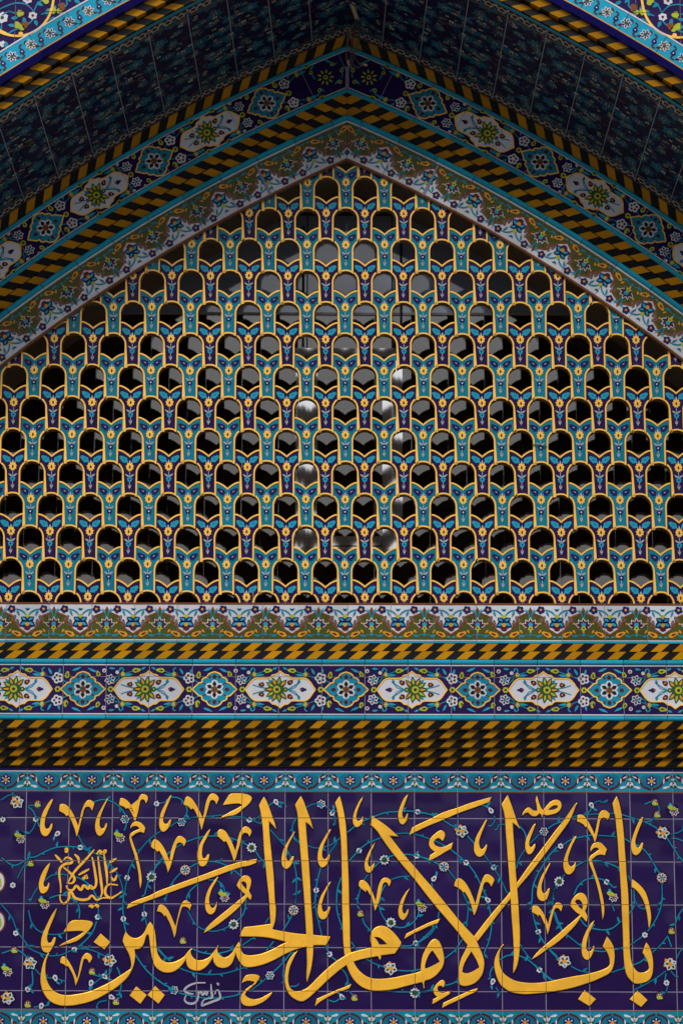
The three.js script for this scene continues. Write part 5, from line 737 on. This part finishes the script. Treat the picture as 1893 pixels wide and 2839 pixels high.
  for (const r in vines) vines[r].split('|').forEach((s, vi) => {
    const p = path(r, s, false, 5), orn = new Bag(); orn.ribbon(p, 0.0125, K.ink, F - 0.001, F + 0.0003 + (vi % 4) * 0.00008); orn.ribbon(p, 0.0056, vi % 2 ? K.turq : K.vine, F - 0.001, F + 0.0024 + (vi % 4) * 0.0002);
    let acc = 0.02; for (let i = 1; i < p.length; i++) { const dx = p[i][0] - p[i - 1][0], dy = p[i][1] - p[i - 1][1]; acc += Math.hypot(dx, dy); if (acc > 0.075 || (i === p.length - 1 && rnd() < 0.5)) { acc = rnd() * 0.02; side = -side; const a = Math.atan2(dy, dx) + side * (0.5 + rnd() * 0.5), big = rnd() < 0.45; orn.poly(leafPts(p[i][0], p[i][1], a, big ? 0.030 : 0.017, big ? 0.011 : 0.0075, side * 0.003), rnd() < 0.5 ? K.turq : K.vine, F - 0.001, F + 0.0034); } }
    mesh('vine', orn.rect(-2.4, 2.4, 3.217, 4.2195).cut(PJ, PY, 0.0012).geo(), M.paint, w);
  });
  const fl = { A: 'b100,185 s78,357 t315,515 m1047,358 h980,545 s563,665 b25,830 s1070,995 g1335,985 s1390,190 y-120,176 s-278,361 h-102,553 s-170,1075', B: 's750,245 s1030,265 s1258,215 s497,597 y885,720 y22,750 t290,905 b690,830 t825,890 t680,960 t900,1115 b950,1160 t140,1210 h160,90 s-137,420 b-153,596 h-243,823 y-220,1129 b-8,1188 s-8,1031',
    C: 'm250,390 s985,365 t1275,170 g1010,665 n290,910 h700,1190', D: 'g815,325 n1465,170 b265,495 m1210,880 m170,1040', E: 'm355,193 t475,290 s765,700 g1040,800 s1400,278 s1390,757 s300,1130', F: 'b780,200 g1110,305 h1430,125 s1380,528 s445,650 y1110,805 g1370,1070 t580,1115 b715,1115',
    G: 'y470,490 t785,265 m1358,493 s815,882 s515,830 n275,872 t165,1005', H: 't750,60 s1298,405 s1310,820 t805,945', I: 's286,650 g270,1035 t620,205 b1310,170 b1335,300 h1500,255 y1400,510 n1385,995 s785,1040 h840,1190 m1700,600 s1850,1000', J: 'y330,730 s1200,440 b1490,390 y1480,760 s1435,960 b1360,1100 s1650,250 y1780,800' };
  for (const r in fl) fl[r].split(' ').forEach((q) => {
    const [x, y] = q.slice(1).split(',').map(Number), [X, Y] = W(r, x, y), z = F, a0 = rnd() * 6, orn = new Bag(), rr = { s: 0.019, m: 0.026, n: 0.03, g: 0.03, y: 0.036, h: 0.03, b: 0.021, t: 0.02 }[q[0]]; orn.poly(circle(X, Y, rr, 14), K.ink, z - 0.001, z + 0.0006);
    if (q[0] === 's') bloom(orn, X, Y, 0.0145, 6, K.white, null, K.maroon, z, a0, 0.85);
    if (q[0] === 'm') bloom(orn, X, Y, 0.0215, 6, K.white, K.maroon, K.turq, z, a0, 0.8);
    if (q[0] === 'n') { bloom(orn, X, Y, 0.026, 6, K.amber, null, K.amber, z - 0.001, a0 + 0.5, 0.5); bloom(orn, X, Y, 0.024, 6, K.white, K.maroon, K.turq, z, a0, 0.7); }
    if (q[0] === 'g') { bloom(orn, X, Y, 0.025, 10, K.white, null, K.white, z, a0, 0.85); bloom(orn, X, Y, 0.014, 5, K.green, null, K.green, z + 0.003, a0, 0.9); }
    if (q[0] === 'y') { bloom(orn, X - 0.006, Y + 0.004, 0.030, 5, K.amber, null, K.amber, z - 0.001, a0 + 0.6, 0.6); bloom(orn, X, Y, 0.031, 5, K.white, K.green, K.amber, z, a0, 0.62); orn.poly(circle(X + Math.cos(a0) * 0.018, Y + Math.sin(a0) * 0.018, 0.010, 7), K.white, z, z + 0.004); orn.poly(circle(X + Math.cos(a0) * 0.018, Y + Math.sin(a0) * 0.018, 0.005, 6), K.turq, z, z + 0.0048); }
    if (q[0] === 'h') { bloom(orn, X + 0.008, Y - 0.008, 0.023, 7, K.white, K.maroon, K.brown, z, a0, 0.75); orn.poly(dentLeaf(X - 0.022, Y + 0.014, -0.3, 0.044, 0.022), K.lime, z, z + 0.0046); orn.poly(dentLeaf(X - 0.008, Y + 0.014, 1.7, 0.018, 0.018), K.sky, z, z + 0.0038); }
    if (q[0] === 'b') { orn.poly(circle(X, Y, 0.0155, 9), K.brown, z, z + 0.003); orn.poly(dentLeaf(X - 0.014, Y - 0.006, -0.2, 0.03, 0.02), K.lime, z, z + 0.0038); for (const [i, j] of [[0.004, 0.005], [-0.005, 0.003], [0.001, -0.005]]) orn.poly(circle(X + i, Y + j, 0.0032, 6), K.white, z, z + 0.0046); }
    if (q[0] === 't') { orn.poly(dentLeaf(X - Math.cos(a0) * 0.014, Y - Math.sin(a0) * 0.014, a0, 0.032, 0.024), K.white, z, z + 0.0032); orn.poly(leafPts(X - Math.cos(a0) * 0.006, Y - Math.sin(a0) * 0.006, a0, 0.014, 0.008), K.maroon, z, z + 0.0042); orn.poly(leafPts(X + Math.cos(a0) * 0.018, Y + Math.sin(a0) * 0.018, a0 + 0.4, 0.022, 0.009, 0.004), K.sky, z, z + 0.003); }
    mesh({ b: 'bud', t: 'tulip' }[q[0]] || 'flower', orn.rect(-2.4, 2.4, 3.217, 4.2195).cut(PJ, PY, 0.0012).geo(), M.paint, w);
  });
  // two oval bosses of the neighbouring panel at the left edge
  for (const [x, y] of [[-4, 2445], [-4, 2556]]) { const [X, Y] = at(x, y, F); orn.poly(circle(X, Y, 0.034, 16, 0.05), K.brown, F, F + 0.002); orn.poly(circle(X, Y, 0.028, 16, 0.043), K.white, F, F + 0.003); orn.poly(dentLeaf(X, Y - 0.03, 1.4, 0.05, 0.03), K.lime, F, F + 0.004); }
  const ys = [3.2155, ...PY, 4.221];
  for (let i = 0; i < PJ.length - 1; i++) for (let j = 0; j < ys.length - 1; j++) {
    const t = tone(), g = 0.0008, cx = (PJ[i] + PJ[i + 1]) / 2, cy = (ys[j] + ys[j + 1]) / 2, hw = (PJ[i + 1] - PJ[i]) / 2 - g, hh = (ys[j + 1] - ys[j]) / 2 - g;
    const tl = mesh('tile', new Bag().tile(-hw, hw, -hh, hh, -0.014, 0, K.purple, 0.0018).geo(t), [M.panelA, M.panelB, M.panelC][Math.floor(rnd() * 3)], w); tl.position.set(cx, cy, F - 0.0004); tl.rotation.set((rnd() - 0.5) * 0.006, (rnd() - 0.5) * 0.006, 0);
    const o = orn.rect(PJ[i] + G, PJ[i + 1] - G, ys[j] + G, ys[j + 1] - G).map((x, y, z) => [x - cx, y - cy, z - F]);
    if (!o.empty) stuff(mesh('boss_ornament', o.geo(t), M.paint, tl));
  }
  const bed = new THREE.BoxGeometry(4.85, 1.01, 0.012); bed.translate(0, 3.72, F - 0.0072); mesh('mortar_bed', bed, M.grout, w);
}

// ---------------------------------------------------------------- loose cables under the apex
{
  const P = (x, y, z) => new THREE.Vector3(...at(x, y, z), z), tube = (pts, r, n = 24, s = 7) => new THREE.TubeGeometry(new THREE.CatmullRomCurve3(pts), n, r, s, false);
  const plas = (c, r = 0.6) => new THREE.MeshStandardMaterial({ color: new THREE.Color().setRGB(...c), roughness: r });
  const pts = [P(958, -60, 0.62), P(972, 0, 0.52), P(990, 54, 0.44)];
  const c = thing('conduit_pipe', 'beige plastic conduit stub hanging under the vault apex', 'pipe');
  const outer = tube(pts, 0.0105, 20, 12), inner = tube([P(989, 48, 0.445), P(990.4, 55.5, 0.438)], 0.0085, 2, 10); mesh('pipe', outer, plas([0.42, 0.34, 0.20]), c); mesh('bore', inner, plas([0.01, 0.01, 0.01]), c);
  const w = thing('cable_bundle', 'tangle of loose electric wires hanging below the conduit stub', 'wires');
  const cols = [[0.12, 0.09, 0.05], [0.16, 0.10, 0.06], [0.05, 0.07, 0.05], [0.20, 0.15, 0.10], [0.11, 0.05, 0.04], [0.04, 0.04, 0.05]];
  ['988,50 987,75 966,95 961,125 962,150 967,165', '990,52 986,80 975,110 972,145 976,175 992,188 1003,180', '989,50 996,90 996,115 985,140 975,160 967,168', '987,54 970,90 963,130 960,160 966,183 985,190', '990,50 985,90 978,120 980,150 993,172 1010,182', '988,52 982,85 974,120 974,160 980,180 1000,186', '990,54 994,100 986,130 978,150 974,178', '986,55 964,100 968,140 974,155 968,172'].forEach((s, i) => mesh('wire', tube(s.split(' ').map((q, k) => { const [x, y] = q.split(',').map(Number); return P(x, y, 0.435 - 0.015 * k + (i % 3) * 0.01); }), 0.0021, 30, 6), plas(cols[i % 6]), w));
  for (const [x, y, x2, y2] of [[966, 168, 967, 181], [1007, 178, 1017, 181]]) mesh('connector', tube([P(x, y, 0.36), P(x2, y2, 0.36)], 0.0062, 4, 8), plas([0.62, 0.52, 0.42]), w);
  const t = thing('wire_scrap', 'thin black wire scrap caught across the lattice', 'wire'); mesh('strand', tube([P(1472, 1232, 0.068), P(1493, 1234, 0.071), P(1516, 1238, 0.068)], 0.0016, 12, 5), plas([0.01, 0.01, 0.01]), t); mesh('strand', tube([P(1474, 1236, 0.069), P(1496, 1233, 0.072), P(1512, 1243, 0.067)], 0.0013, 12, 5), plas([0.01, 0.01, 0.01]), t);
}
scene.updateMatrixWorld(true);
renderer.render(scene, camera);
